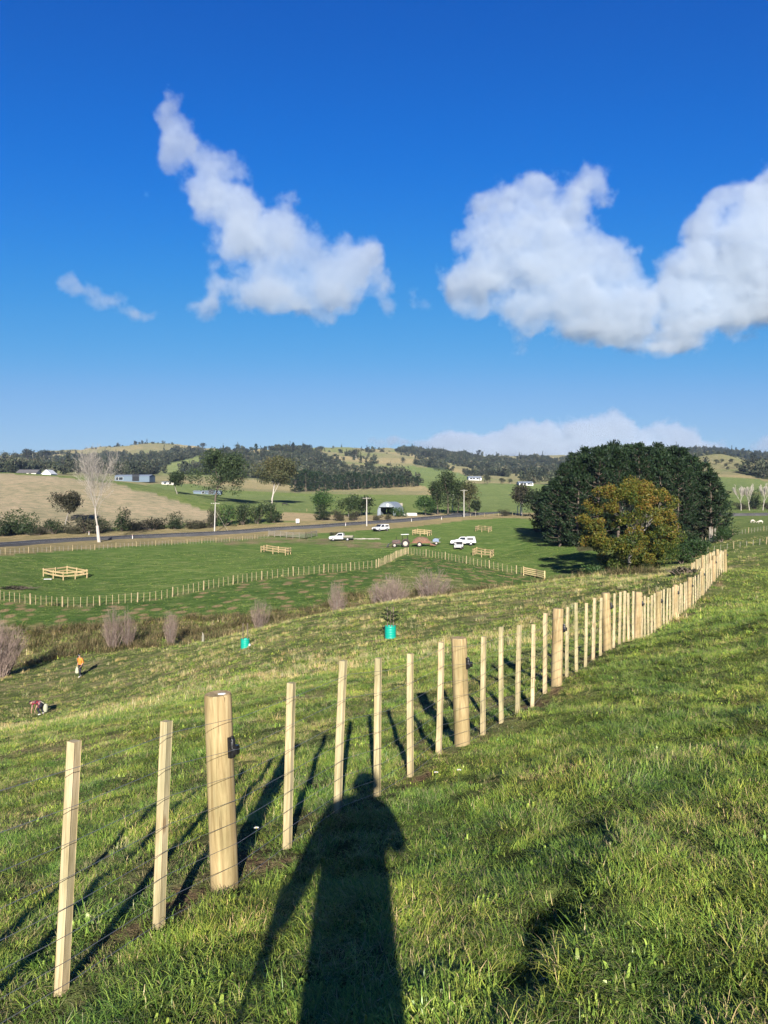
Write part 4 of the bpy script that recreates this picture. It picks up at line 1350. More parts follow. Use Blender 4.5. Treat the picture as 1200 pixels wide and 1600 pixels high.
    # ---- single trees on the hills
    hv = [broad_tree(81, 13, 12, 0.35, 900, 1.1, M_BUSHFAR, M_BARK, crown_z=0.15, clump=0.2), broad_tree(82, 14, 10, 0.35, 900, 1.1, M_BUSHFAR, M_BARK, crown_z=0.15, clump=0.18), pine_mesh(83, 17, 3.8, 900, 0.05, 0.9, 1.9), broad_tree(84, 12, 11, 0.3, 700, 1.0, M_BUSHFAR, M_GREYBARK, crown_z=0.2, clump=0.18)]
    single = [(6, 727, 706, 900, 'tree', 1, 'tall tree on the far left skyline'), (25, 728, 707, 900, 'tree', 1, 'second skyline tree from the left edge'), (42, 727, 702, 900, 'tree', 0, 'rounded skyline tree above the pale house'), (68, 725, 703, 900, 'tree', 0, 'skyline tree above the small white shed'),
              (317, 702, 692, 1500, 'tree', 0, 'lone round tree on the skyline right of the bald hill'), (372, 704, 694, 1300, 'tree', 0, 'broad tree on the skyline above the large spreading tree'), (400, 705, 694, 1300, 'tree', 2, 'pointed conifer on the skyline above the gum tree'),
              (458, 703, 692, 1300, 'tree', 2, 'dark conifer on the skyline right of the gum tree'), (479, 700, 687, 1300, 'tree', 3, 'pale thin tree standing up on the skyline near the centre'), (500, 710, 697, 1200, 'tree', 0, 'dark tree at the edge of the bush on the central hill'),
              (557, 718, 700, 1000, 'tree', 3, 'grey tree standing alone on the tan central slope'), (573, 706, 700, 1200, 'tree', 0, 'small bush on the central hill crest'), (630, 724, 714, 900, 'tree', 3, 'grey scrub tree above the green slope'),
              (696, 705, 699, 1500, 'tree', 2, 'tiny conifer poking from the ridge right of centre'), (748, 711, 703, 1700, 'tree', 0, 'round tree on the ridge above the white house'), (763, 712, 704, 1700, 'tree', 2, 'conifer on the ridge beside the round tree'),
              (762, 757, 742, 600, 'tree', 0, 'dark round tree just right of the white house'), (785, 757, 747, 600, 'tree', 0, 'low dark tree left of the second white house'), (797, 757, 747, 600, 'tree', 3, 'small tree close to the second white house'),
              (1064, 703, 697, 1500, 'tree', 2, 'conifer on the right ridge just above the pines'), (1150, 704, 699, 1600, 'tree', 2, 'small conifer on the skyline of the right ridge'), (1162, 705, 700, 1600, 'tree', 0, 'small round tree on the skyline of the right ridge')]
    for i, (px, py, top, d0, _, v, lab) in enumerate(single):
        p = hit(px, py, d0 * 0.6); d = p.y
        if d > 2600:
            p = at(px, d0); d = d0
        h = max(4.0, (py - top) / F * d); bh = (13, 14, 17, 12)[v]
        m = hv[v]
        tree('hill_tree', lab, p, m[0], m[1], i * 1.1, (h / bh * 1.15, h / bh * 1.15, h / bh))
    dots = [(1120, 726), (1128, 724), (1142, 725), (1133, 731), (1151, 732), (1164, 730), (1180, 727), (1186, 732), (1199, 731), (1170, 736), (1158, 738), (1137, 736)]
    for i, (px, py) in enumerate(dots):
        p = hit(px, py, 350); m = hv[(0, 3)[i % 2]]; s = p.y / F * 7.5 / 12
        tree('hill_bush', '%s dark bush from the left scattered on the bare right hill' % ORD[sorted(range(12), key=lambda k: dots[k][0]).index(i)], p, m[0], m[1], i * 0.9, (s * 1.2, s * 1.2, s), 'bushes scattered on the bare right hill', 'bush')

def build_woods():
    """bush-covered slopes too far off to count the trees"""
    rs = np.random.RandomState(3)
    ms = []
    for i in range(5):
        r = random.Random(100 + i); cl = []
        for k in range(5):
            cl.append((r.uniform(-2, 2), r.uniform(-2, 2), r.uniform(3, 7.5), 2.2, 2.2, 2.0, 1, r.gauss(0, 0.15)))
        V, Fq, T = leafcloud(100 + i, cl, 130, 1.7, hollow=0.6, outward=0.9)
        ms.append(fast_mesh('bush_tree', V, Fq, M_BUSHFAR, T))
    for i in range(2):
        cl = [(0, 0, 3 + 2.2 * k, 2.4 - 0.42 * k, 2.4 - 0.42 * k, 1.6, 1, -0.2) for k in range(5)]
        V, Fq, T = leafcloud(110 + i, cl, 110, 1.5, hollow=0.5)
        ms.append(fast_mesh('bush_conifer', V, Fq, M_BUSHFAR, T))
    c = lib('far_bush', ms)
    xs, ys = [], []
    for k, poly in FOREST.items():
        x0, y0 = poly.min(0); x1, y1 = poly.max(0)
        ar = (x1 - x0) * (y1 - y0)
        n = int(min(26000, ar / 42.0))
        x = rs.uniform(x0, x1, n); y = rs.uniform(y0, y1, n)
        m = inside(poly, x, y)
        if k in ('east bush', 'scrub line', 'right gully bush'):
            m &= rs.uniform(size=n) < 0.5
        gaps = fbm(x / 70, y / 70, 3, 3.0) > -0.42
        m &= gaps
        xs.append(x[m]); ys.append(y[m])
    # scattered scrub over the open hills
    n = 26000
    d = rs.uniform(550, 2600, n); t = rs.uniform(-0.6, 0.6, n); x = t * d; y = d
    gully = np.abs(fbm(x / 240.0, y / 240.0, 4, 2.2))
    m = (gully < 0.05 + 0.05 * perlin(x / 90, y / 90)) | ((fbm(x / 130, y / 130, 4, 12.0) > 0.40) & (gully < 0.22) & (rs.uniform(size=n) < 0.5))
    m &= d > 620
    xs.append(x[m]); ys.append(y[m])
    x = np.concatenate(xs); y = np.concatenate(ys)
    m = np.zeros(len(x), bool)
    for p in BALD + FARGREEN:
        m |= inside(p, x, y)
    x = x[~m]; y = y[~m]; n = len(x)
    z = ground(x, y) - 0.5
    s = rs.uniform(0.6, 1.25, n) * np.clip(1.0 + 0.5 * fbm(x / 50, y / 50, 2, 7.0), 0.5, 1.6)
    idx = np.where(rs.uniform(size=n) < 0.05, rs.randint(5, 7, n), rs.randint(0, 5, n))
    rot = np.stack([np.zeros(n), np.zeros(n), rs.uniform(0, 6.28, n)], 1)
    kind(scatter('far_bush', np.stack([x, y, z], 1), rot, np.stack([s, s, s * rs.uniform(0.8, 1.3, n)], 1), idx, c), 'stuff')
    print('far bush', n)
# ------------------------------------------------------------------ clouds: real vapour, far off and high up
def cloud(name, label, D, blobs, res, dens, seed, warp=0.20, amp=1.0, nscale=3.4, aniso=0.2, depth=0.7, base=None, cut=0.34, group=None):
    """blobs: (bearing px, height px, half width px, half height px, weight) as seen at D metres"""
    s = D / F
    P = []
    for b in blobs:
        px, py, rx, ry = b[:4]; w = b[4] if len(b) > 4 else 1.0; dy = b[5] if len(b) > 5 else 0.0
        P.append((Vector(((px - 600) * s, D + dy * s, CAMZ + (YH - py) * s)), Vector((rx * s, max(rx, ry) * s * depth, ry * s)), w))
    lo = Vector([min(p[0][i] - p[1][i] * 1.25 for p in P) for i in range(3)])
    hi = Vector([max(p[0][i] + p[1][i] * 1.25 for p in P) for i in range(3)])
    ctr = (lo + hi) / 2
    half = (hi - lo) / 2
    unit = max(half.x, half.z)
    ng = bpy.data.node_groups.new(name, 'GeometryNodeTree')
    ng.interface.new_socket('Geometry', in_out='INPUT', socket_type='NodeSocketGeometry')
    ng.interface.new_socket('Geometry', in_out='OUTPUT', socket_type='NodeSocketGeometry')
    N = ng.nodes; L = ng.links
    go = N.new('NodeGroupOutput'); N.new('NodeGroupInput')
    vc = N.new('GeometryNodeVolumeCube')
    vc.inputs['Min'].default_value = -half; vc.inputs['Max'].default_value = half
    vox = 2 * max(half) / res
    for ax, h in zip('XYZ', half):
        vc.inputs['Resolution ' + ax].default_value = max(8, int(2 * h / vox))
    pos = N.new('GeometryNodeInputPosition').outputs[0]
    def vm(op, a, b=None, sc=None):
        n = N.new('ShaderNodeVectorMath'); n.operation = op
        for i, v in enumerate((a, b)):
            if v is None:
                continue
            if hasattr(v, 'is_linked'):
                L.new(v, n.inputs[i])
            else:
                n.inputs[i].default_value = v
        if sc is not None:
            n.inputs['Scale'].default_value = sc
        return n.outputs['Value'] if op in ('LENGTH', 'DOT_PRODUCT', 'DISTANCE') else n.outputs['Vector']
    def ma(op, a, b=None, c=None, clamp=False):
        n = N.new('ShaderNodeMath'); n.operation = op; n.use_clamp = clamp
        for i, v in enumerate((a, b, c)):
            if v is None:
                continue
            if hasattr(v, 'is_linked'):
                L.new(v, n.inputs[i])
            else:
                n.inputs[i].default_value = v
        return n.outputs[0]
    def noise(vec, scale, detail, rough, color=False):
        n = N.new('ShaderNodeTexNoise'); n.inputs['Scale'].default_value = scale
        n.inputs['Detail'].default_value = detail; n.inputs['Roughness'].default_value = rough
        L.new(vec, n.inputs['Vector'])
        return n.outputs[1] if color else n.outputs[0]
    q = vm('ADD', vm('SCALE', pos, None, 1.0 / unit), (seed * 3.7, seed * 1.9, seed * 2.3))
    wv = vm('SCALE', vm('SUBTRACT', noise(q, nscale * 0.55, 3, 0.5, True), (0.5, 0.5, 0.5)), None, 2 * unit * warp)
    pw = vm('ADD', pos, wv)
    field = None
    for c, rad, w in P:
        dv = vm('DIVIDE', vm('SUBTRACT', pw, tuple(c - ctr)), tuple(rad))
        d2 = vm('DOT_PRODUCT', dv, dv)
        k = ma('MAXIMUM', ma('SUBTRACT', 1.0, ma('MULTIPLY', d2, 0.62)), 0.0)
        k = ma('MULTIPLY', ma('MULTIPLY', k, k), w)
        field = k if field is None else ma('ADD', field, k)
    f1 = noise(q, nscale, 10, 0.62)
    f2 = noise(q, nscale * 3.1, 6, 0.7)
    fn = ma('ADD', ma('SUBTRACT', f1, 0.5), ma('MULTIPLY', ma('SUBTRACT', f2, 0.5), 0.5))
    val = ma('ADD', ma('SUBTRACT', ma('MINIMUM', field, 1.1), cut), ma('MULTIPLY', fn, amp * 2.2))
    den = ma('MULTIPLY', val, 2.2, None, True)
    den = ma('MULTIPLY', den, ma('MINIMUM', ma('MULTIPLY', field, 6.0), 1.0))
    den = ma('MULTIPLY', ma('POWER', den, 1.25), 1.0)
    L.new(den, vc.inputs['Density'])
    m = bpy.data.materials.new('cloud_vapour'); m.use_nodes = True
    t = m.node_tree; t.nodes.clear()
    pv = t.nodes.new('ShaderNodeVolumePrincipled')
    pv.inputs['Color'].default_value = (0.685, 0.735, 0.785, 1)
    pv.inputs['Density'].default_value = dens
    pv.inputs['Anisotropy'].default_value = aniso
    ot = t.nodes.new('ShaderNodeOutputMaterial')
    t.links.new(pv.outputs[0], ot.inputs['Volume'])
    sm = N.new('GeometryNodeSetMaterial'); sm.inputs['Material'].default_value = m
    L.new(vc.outputs[0], sm.inputs['Geometry']); L.new(sm.outputs[0], go.inputs[0])
    me = bpy.data.meshes.new(name)
    me.materials.append(m)
    o = link(name, me, None, ctr)
    md = o.modifiers.new('cloud', 'NODES'); md.node_group = ng
    return kind(o, 'stuff')

def build_clouds():
    cloud('cloud', 'tall ragged white cloud leaning left with a thin pointed top', 4000, [
        (268, 180, 20, 34, 0.9), (285, 225, 36, 40, 0.9), (268, 240, 22, 40, 0.7), (318, 262, 42, 40, 0.9), (362, 250, 20, 34, 0.7), (340, 305, 52, 46, 0.9), (318, 335, 34, 40, 0.55), (385, 330, 42, 50, 0.9), (372, 375, 52, 44, 0.75),
        (442, 338, 26, 42, 0.8), (425, 395, 60, 56), (470, 400, 46, 48), (395, 452, 66, 36, 0.8), (330, 470, 44, 30, 0.7), (345, 440, 30, 24, 0.5), (500, 430, 50, 48), (450, 465, 66, 36, 0.9), (555, 405, 40, 40, 0.9), (590, 395, 24, 34, 0.7), (545, 450, 56, 42, 0.9), (598, 450, 30, 50, 0.8), (618, 482, 20, 30, 0.7), (655, 470, 26, 14, 0.4), (480, 490, 60, 18, 0.6)],
        280, 0.0095, 1.0, warp=0.26, amp=1.15, nscale=3.8)
    cloud('cloud', 'big billowing white cloud with a grey flat base in the middle right of the sky', 3600, [
        (745, 335, 36, 36, 0.9), (715, 360, 22, 30, 0.5), (790, 305, 42, 36), (830, 290, 40, 34), (900, 285, 46, 40), (935, 268, 26, 26, 0.8), (950, 300, 26, 34, 0.8), (770, 375, 60, 54), (835, 345, 64, 56), (895, 345, 50, 56), (740, 430, 50, 46), (715, 450, 24, 36, 0.6),
        (800, 430, 70, 58), (870, 420, 70, 60), (935, 410, 50, 50), (985, 420, 34, 44, 0.8), (900, 475, 80, 46), (975, 470, 60, 46), (830, 490, 70, 30, 0.8), (740, 480, 50, 24, 0.7), (960, 515, 70, 28, 0.9), (1020, 500, 50, 40, 0.8), (880, 525, 90, 20, 0.5), (1040, 540, 80, 18, 0.55)],
        300, 0.013, 4.0, warp=0.24, amp=1.1, nscale=4.2)
    cloud('cloud', 'white cloud cut off by the right edge of the sky, grey underneath', 3700, [
        (1105, 345, 36, 36, 0.9), (1125, 318, 34, 28, 0.8), (1160, 320, 44, 40), (1200, 300, 40, 44), (1240, 310, 60, 60), (1090, 385, 30, 34, 0.8), (1130, 380, 54, 48), (1190, 380, 66, 60), (1060, 420, 34, 30, 0.7), (1110, 430, 60, 46), (1170, 440, 70, 50), (1060, 465, 50, 34, 0.9), (1130, 480, 80, 34), (1220, 450, 90, 60),
        (1080, 510, 80, 26, 0.8), (1180, 505, 110, 26, 0.8), (1060, 535, 90, 18, 0.6), (1300, 400, 90, 90), (1290, 480, 90, 40)],
        260, 0.013, 7.0, warp=0.24, amp=1.1, nscale=4.0)
    cloud('cloud', 'small thin wisp of cloud low on the left of the sky', 4200, [
        (112, 440, 22, 18, 0.9), (140, 455, 28, 20, 0.9), (170, 472, 30, 18, 0.9), (205, 488, 34, 14, 0.8), (236, 492, 16, 10, 0.6), (228, 300, 12, 10, 0.5)], 120, 0.007, 2.0, nscale=2.8, amp=1.1)
    cloud('cloud', 'long low bank of mauve cloud lying behind the hills', 9500, [
        (610, 690, 40, 14, 0.8), (660, 696, 40, 10, 0.6), (710, 688, 50, 20, 0.9), (770, 694, 60, 26), (830, 684, 50, 32), (880, 682, 50, 34), (930, 678, 44, 32), (965, 664, 34, 26), (1000, 680, 40, 30), (1040, 668, 30, 26), (1065, 684, 40, 24), (1110, 698, 50, 18, 0.8), (880, 712, 120, 26), (1010, 712, 110, 26), (740, 712, 100, 16), (1195, 696, 30, 24, 0.9)],
        280, 0.012, 5.0, nscale=7.0, depth=0.5, warp=0.05, amp=1.0)

def build_haze():
    mb = MB(); mb.box((0, 3100, 70), (9000, 7000, 300))
    m = bpy.data.materials.new('haze'); m.use_nodes = True
    t = m.node_tree; t.nodes.clear()
    pv = t.nodes.new('ShaderNodeVolumePrincipled')
    pv.inputs['Color'].default_value = (0.58, 0.74, 1.0, 1)
    pv.inputs['Density'].default_value = 0.00008
    pv.inputs['Anisotropy'].default_value = 0.35
    ot = t.nodes.new('ShaderNodeOutputMaterial'); t.links.new(pv.outputs[0], ot.inputs['Volume'])
    kind(mb.build('haze', m), 'stuff')
# ------------------------------------------------------------------ road, poles, fences
M_ASPHALT = simple('asphalt', (0.085, 0.083, 0.082), 0.95, 0.3, 0.5, spec=0.08)
M_CONC = simple('concrete', (0.50, 0.47, 0.42), 0.85, 0.15, 4)
M_GREYPAINT = simple('blue_grey_cladding', (0.12, 0.165, 0.205), 0.6, 0.12, 2)
M_ROOFIRON = simple('grey_roof_iron', (0.24, 0.27, 0.30), 0.45, 0.15, 2, spec=0.4)
M_CREAM = simple('cream_wall', (0.62, 0.58, 0.48), 0.75, 0.1, 2)
M_DARKROOF = simple('dark_roof', (0.16, 0.15, 0.14), 0.7, 0.2, 2)
M_VEHWHITE = simple('white_car_paint', (0.66, 0.66, 0.64), 0.30, 0.06, 3, spec=0.5, dirt=(0.50, 0.44, 0.34))
M_GLASS = simple('dark_window_glass', (0.02, 0.024, 0.028), 0.08, 0.1, 3, spec=0.6)
M_TYRE = simple('tyre_rubber', (0.022, 0.021, 0.020), 0.85, 0.3, 8, dirt=(0.10, 0.075, 0.05))
M_STEEL = simple('dull_steel', (0.34, 0.34, 0.34), 0.45, 0.25, 6, metal=0.6)
M_REDRUST = simple('rusty_steel', (0.22, 0.105, 0.062), 0.8, 0.4, 5)
M_TRACTOR = simple('faded_dark_red_paint', (0.09, 0.045, 0.038), 0.6, 0.3, 5, dirt=(0.15, 0.11, 0.08))
M_MUD = simple('brown_load', (0.19, 0.115, 0.072), 0.95, 0.45, 5, bump=0.6)
M_BLUEGREY = simple('blue_grey_paint', (0.16, 0.21, 0.30), 0.5, 0.2, 5)
M_TUB = simple('turquoise_plastic', (0.005, 0.33, 0.235), 0.38, 0.10, 5, spec=0.45)
M_ORANGE = simple('orange_hi_vis', (0.92, 0.23, 0.03), 0.75, 0.10, 8)
M_NAVY = simple('dark_trousers', (0.014, 0.016, 0.024), 0.85, 0.25, 10)
M_SKIN = simple('skin', (0.42, 0.24, 0.16), 0.6, 0.08, 10)
M_DARKHAIR = simple('black_hair', (0.012, 0.010, 0.009), 0.6, 0.2, 20)
M_BOOT = simple('pale_boots', (0.55, 0.52, 0.46), 0.7, 0.2, 10)
M_BAG = simple('pale_sack', (0.42, 0.42, 0.29), 0.8, 0.2, 8, bump=0.4)
M_COW = simple('black_hide', (0.012, 0.011, 0.010), 0.6, 0.3, 4)
M_WOOL = simple('wool', (0.55, 0.50, 0.40), 0.95, 0.2, 6, bump=0.4)
M_COAT = simple('dark_coat', (0.03, 0.035, 0.05), 0.85, 0.2, 8)
M_RIM = simple('faded_rim_paint', (0.42, 0.38, 0.32), 0.6, 0.2, 6)
M_PLASTICWHITE = simple('white_plastic', (0.75, 0.75, 0.72), 0.4, 0.08, 5)
def plaid():
    m, nt, b = material('plaid_shirt', 0.85)
    tc = nt.node('ShaderNodeTexCoord').outputs['Object']
    ck = nt.node('ShaderNodeTexChecker'); ck.inputs['Scale'].default_value = 9.0
    ck.inputs['Color1'].default_value = (0.16, 0.012, 0.018, 1); ck.inputs['Color2'].default_value = (0.020, 0.012, 0.016, 1)
    nt.link(tc, ck.inputs['Vector'])
    ck2 = nt.node('ShaderNodeTexChecker'); ck2.inputs['Scale'].default_value = 4.5
    ck2.inputs['Color1'].default_value = (0.0, 0.0, 0.0, 1); ck2.inputs['Color2'].default_value = (1, 1, 1, 1)
    nt.link(tc, ck2.inputs['Vector'])
    c = nt.mix(nt.math('MULTIPLY', ck2.outputs[1], 0.25), ck.outputs[0], (0.45, 0.30, 0.30))
    nt.link(c, b.inputs['Base Color'])
    return m
M_PLAID = plaid()
M_OLDPALE = wood_mat('pale_fence_timber', (0.40, 0.325, 0.195), (0.30, 0.235, 0.13), 20)
M_PEN = wood_mat('pen_timber', (0.48, 0.37, 0.205), (0.38, 0.28, 0.14), 20)

def curve_pts(pix, dmin, n=14):
    """smooth line over the ground through sight lines"""
    W = [hit(px, py, dmin) for px, py in pix]
    out = []
    for i in range(len(W) - 1):
        p0 = W[max(i - 1, 0)]; p1 = W[i]; p2 = W[i + 1]; p3 = W[min(i + 2, len(W) - 1)]
        for k in range(n):
            t = k / n
            q = 0.5 * ((2 * p1) + (p2 - p0) * t + (2 * p0 - 5 * p1 + 4 * p2 - p3) * t * t + (3 * p1 - p0 - 3 * p2 + p3) * t ** 3)
            out.append(Vector((q.x, q.y, 0)))
    out.append(Vector((W[-1].x, W[-1].y, 0)))
    return out

ROADPX = [(-140, 868), (0, 852), (100, 845), (240, 838), (400, 829), (500, 823), (600, 816), (670, 810), (720, 806)]
def build_road():
    pts = curve_pts(ROADPX, 120)
    d = (pts[-1] - pts[-4]).normalized()
    far = hit(1150, 806, 180); f2 = hit(1260, 803, 180)
    e = pts[-1]
    ext = [e + d * 25, Vector((at(800, 300).x, 300, 0)), Vector((at(950, 330).x, 330, 0)), Vector((far.x, far.y, 0)), Vector((f2.x, f2.y, 0))]
    P = pts + ext
    w = 3.2
    zc = []
    for p in P:
        zc.append(gz(p.x, p.y) + 0.45)
    zc = [sum(zc[max(0, i - 4):i + 5]) / len(zc[max(0, i - 4):i + 5]) for i in range(len(zc))]
    rd = MB(); ln = MB()
    L = []
    for i, p in enumerate(P):
        t = (P[min(i + 1, len(P) - 1)] - P[max(i - 1, 0)]).normalized(); n = Vector((t.y, -t.x, 0))
        L.append((p, n, zc[i]))
    def strip(mb, o0, o1, dz0, dz1):
        vs = []
        for p, n, z in L:
            vs.append((p.x + n.x * o0, p.y + n.y * o0, z + dz0)); vs.append((p.x + n.x * o1, p.y + n.y * o1, z + dz1))
        mb.add(vs, [(2 * i, 2 * i + 1, 2 * i + 3, 2 * i + 2) for i in range(len(L) - 1)])
    strip(rd, -w, w, 0, 0); strip(rd, w, w + 1.6, 0, -1.2); strip(rd, -w - 1.6, -w, -1.2, 0)
    kind(rd.build('road', M_ASPHALT), 'structure')
    strip(ln, w - 0.35, w - 0.23, 0.01, 0.01); strip(ln, -w + 0.23, -w + 0.35, 0.01, 0.01)
    kind(ln.build('road_marking', M_WHITEPAINT), 'structure')
    # white edge markers
    mk = MB(); mk.box((0, 0, 0.5), (0.10, 0.06, 1.0)); me = mk.mesh('post', M_WHITEPAINT)
    bd = MB(); bd.box((0, -0.035, 0.85), (0.105, 0.01, 0.14)); bme = bd.mesh('band', simple('red_reflector', (0.5, 0.03, 0.02), 0.4))
    for px, py, lab in ((139, 836, 'white road marker just left of the big bare tree'), (207, 842, 'white road marker right of the big bare tree'), (540, 822, 'white road marker left of the second power pole'), (643, 815, 'white road marker near the grove'), (690, 812, 'white road marker left of the third power pole')):
        t = thing('road_marker', lab, 'marker post', hit(px, py, 120), 0, 'white markers along the road')
        link('post', me, t); link('band', bme, t)

def build_poles():
    for px, py, top, arms, lean, lab in ((335, 832, 785, 0, 0.03, 'pale power pole with a wire stay by the road, left'), (573, 822, 777, 1, 0.0, 'pale concrete power pole standing by the curved shed'), (725, 808, 765, 1, 0.0, 'tall pale power pole in front of the grove'),
            (707, 800, 772, 0, 0.0, 'shorter thin pole just left of the tall power pole'), (813, 804, 776, 1, 0.03, 'pale power pole, taller of the close pair left of the pines'), (809, 804, 790, 0, -0.02, 'short pole, lower of the close pair left of the pines')):
        p = hit(px, py, 150); h = (py - top) / F * p.y
        t = thing('power_pole', lab, 'power pole', p)
        mb = MB(); mb.tube((0, 0, -0.5), (lean * h, 0, h), 0.17, 0.11, 8)
        mb.build('pole', M_CONC, t, smooth=True)
        if arms or h > 7:
            a = MB(); a.box((lean * h, -0.14, h - 0.35), (2.4, 0.10, 0.12)); a.build('crossarm', M_GREYWOOD, t)
            for k in (-1.05, -0.45, 0.45, 1.05):
                i = MB(); i.lathe([(0.0001, 0), (0.05, 0), (0.06, 0.06), (0.03, 0.12), (0.05, 0.16), (0.0001, 0.18)], 8, (lean * h + k, -0.14, h - 0.285)); i.build('insulator', M_PLASTICWHITE, t)
        if px == 335:
            s = MB(); s.tube((lean * h * 0.8, 0, h * 0.75), (4.4, -1.2, -0.2), 0.03, 0.03, 5); s.build('stay', M_GREYWOOD, t)

def line_fence(name, label, path, spacing, bat, post, every, wires, h, lean=0.0, seed=0, maxn=290):
    rr = random.Random(seed)
    pts = resample([(p[0], p[1]) for p in path], spacing)[:maxn]
    x = np.array([p[0] for p in pts]); y = np.array([p[1] for p in pts]); z = ground(x, y)
    o = Vector((x[0], y[0], z[0]))
    f = thing(name, label, 'fence', o)
    for i in range(len(pts)):
        j = min(i + 1, len(pts) - 1); k = max(i - 1, 0)
        ang = math.atan2(y[j] - y[k], x[j] - x[k])
        ip = i % every == 0
        q = link('post' if ip else 'batten', post if ip else bat, f, Vector((x[i], y[i], z[i])) - o, (rr.gauss(0, .02), rr.gauss(lean, .02), ang + rr.gauss(0, .1)), (1, 1, rr.uniform(0.95, 1.05)))
    for wz in wires:
        mb = MB()
        step = 2
        idx = list(range(0, len(pts), step)) + ([len(pts) - 1] if (len(pts) - 1) % step else [])
        mb.path([Vector((x[i], y[i], z[i] + wz)) - o for i in idx], 0.004, 3)
        mb.build('wire', M_WIRE, f)
    return f

def build_far_fences():
    def bat(h, w):
        mb = MB(); mb.box((0, 0, h / 2 - 0.15), (w, w, h + 0.3)); return mb.mesh('batten', M_OLDPALE)
    def post(h, r):
        mb = MB(); mb.tube((0, 0, -0.3), (0, 0, h), r, r * 0.95, 10); return mb.mesh('post', M_OLDPALE)
    W = [hit(px, py, 60) for px, py in ((-40, 934), (5, 939), (110, 949), (250, 937), (400, 907), (500, 896), (590, 887))]
    line_fence('paddock_fence', 'new pale post and batten fence crossing the valley floor, left stretch', [(p.x, p.y) for p in W], 0.70, bat(1.12, 0.055), post(1.22, 0.085), 6, (0.2, 0.5, 0.8, 1.05), 1.1, 0, 1)
    W = [hit(px, py, 60) for px, py in ((591, 886), (612, 877), (637, 865))]
    line_fence('paddock_fence', 'short stretch of new batten fence climbing away behind the osier thickets', [(p.x, p.y) for p in W], 0.85, bat(1.12, 0.055), post(1.22, 0.085), 6, (0.2, 0.5, 0.8, 1.05), 1.1, 0, 2)
    W = [hit(px, py, 60) for px, py in ((638, 866), (700, 875), (760, 887), (820, 899), (838, 903))]
    line_fence('paddock_fence', 'new batten fence running right from below the tractor to the autumn tree', [(p.x, p.y) for p in W], 0.95, bat(1.12, 0.055), post(1.22, 0.085), 6, (0.2, 0.5, 0.8, 1.05), 1.1, 0, 3)
    g = bat(1.0, 0.06); gp = post(1.15, 0.07)
    gm = MB(); gm.box((0, 0, 0.4), (0.05, 0.05, 1.1)); gmm = gm.mesh('batten', M_GREYWOOD)
    W = [hit(px, py, 110) for px, py in ((-30, 869), (100, 861), (240, 853), (400, 842), (420, 840))]
    line_fence('roadside_fence', 'old tan post and batten fence along the road verge on the left', [(p.x, p.y) for p in W], 0.9, gmm, gp, 5, (0.4, 0.8), 1.0, 0, 4)
    W = [hit(px, py, 150) for px, py in ((735, 808), (800, 806), (860, 808))]
    line_fence('roadside_fence', 'low grey fence between the green paddock and the road, left of the pines', [(p.x, p.y) for p in W], 1.6, gmm, gp, 3, (0.4, 0.8), 1.0, 0, 5)
    W = [hit(px, py, 60) for px, py in ((1066, 873), (1090, 867), (1130, 860), (1200, 850), (1240, 846))]
    line_fence('old_fence', 'old grey batten fence on the right beyond the end of the new fence', [(p.x, p.y) for p in W], 0.9, gmm, gp, 5, (0.4, 0.8), 1.0, 0.05, 6, 90)
    W = [hit(px, py, 60) for px, py in ((1085, 856), (1110, 848), (1140, 837), (1200, 829), (1240, 826))]
    line_fence('old_fence', 'old grey batten fence on the far right below the sheep', [(p.x, p.y) for p in W], 1.1, gmm, gp, 5, (0.4, 0.8), 1.0, 0.03, 7, 90)
    W = [hit(px, py, 200) for px, py in ((430, 797), (470, 799), (510, 800))]
    line_fence('field_fence', 'thin dark fence across the far green field below the gum tree', [(p.x, p.y) for p in W], 3.0, gmm, gp, 4, (0.5, 0.9), 1.0, 0, 8, 60)
    # rail yards
    def rails(name, label, pix, h, nr, mat, dmin=60, sp=2.2):
        P = [hit(a, b, dmin) for a, b in pix]; o = P[0]
        t = thing(name, label, 'rail fence', o)
        for a, b in zip(P[:-1], P[1:]):
            n = max(1, round((b - a).length / sp))
            for i in range(n + 1):
                q = a.lerp(b, i / n); q.z = gz(q.x, q.y)
                mb = MB(); mb.box((0, 0, h / 2 - 0.1), (0.14, 0.14, h + 0.3)); c = mb.build('post', mat, t); c.location = q - o
            for k in range(nr):
                z = h * (0.28 + 0.66 * k / max(1, nr - 1))
                for i in range(n):
                    q = a.lerp(b, i / n); r = a.lerp(b, (i + 1) / n); q.z = gz(q.x, q.y) + z; r.z = gz(r.x, r.y) + z
                    dv = r - q; mb = MB()
                    M = Matrix.Translation((q + r) / 2 - o) @ dv.to_track_quat('X', 'Z').to_matrix().to_4x4()
                    mb.box((0, -0.095, 0), (dv.length, 0.045, 0.15), M=M); mb.build('rail', mat, t)
    rails('stock_yard', 'weathered wooden rail yard by the road in the middle distance', [(420, 838), (478, 842), (495, 838)], 1.45, 4, M_GREYWOOD, 110, 3.2)
    rails('rail_fence', 'pale wooden rails at the foot of the autumn tree, half in its shade', [(818, 899), (838, 903), (851, 906)], 1.2, 4, M_RAIL, 60, 2.0)

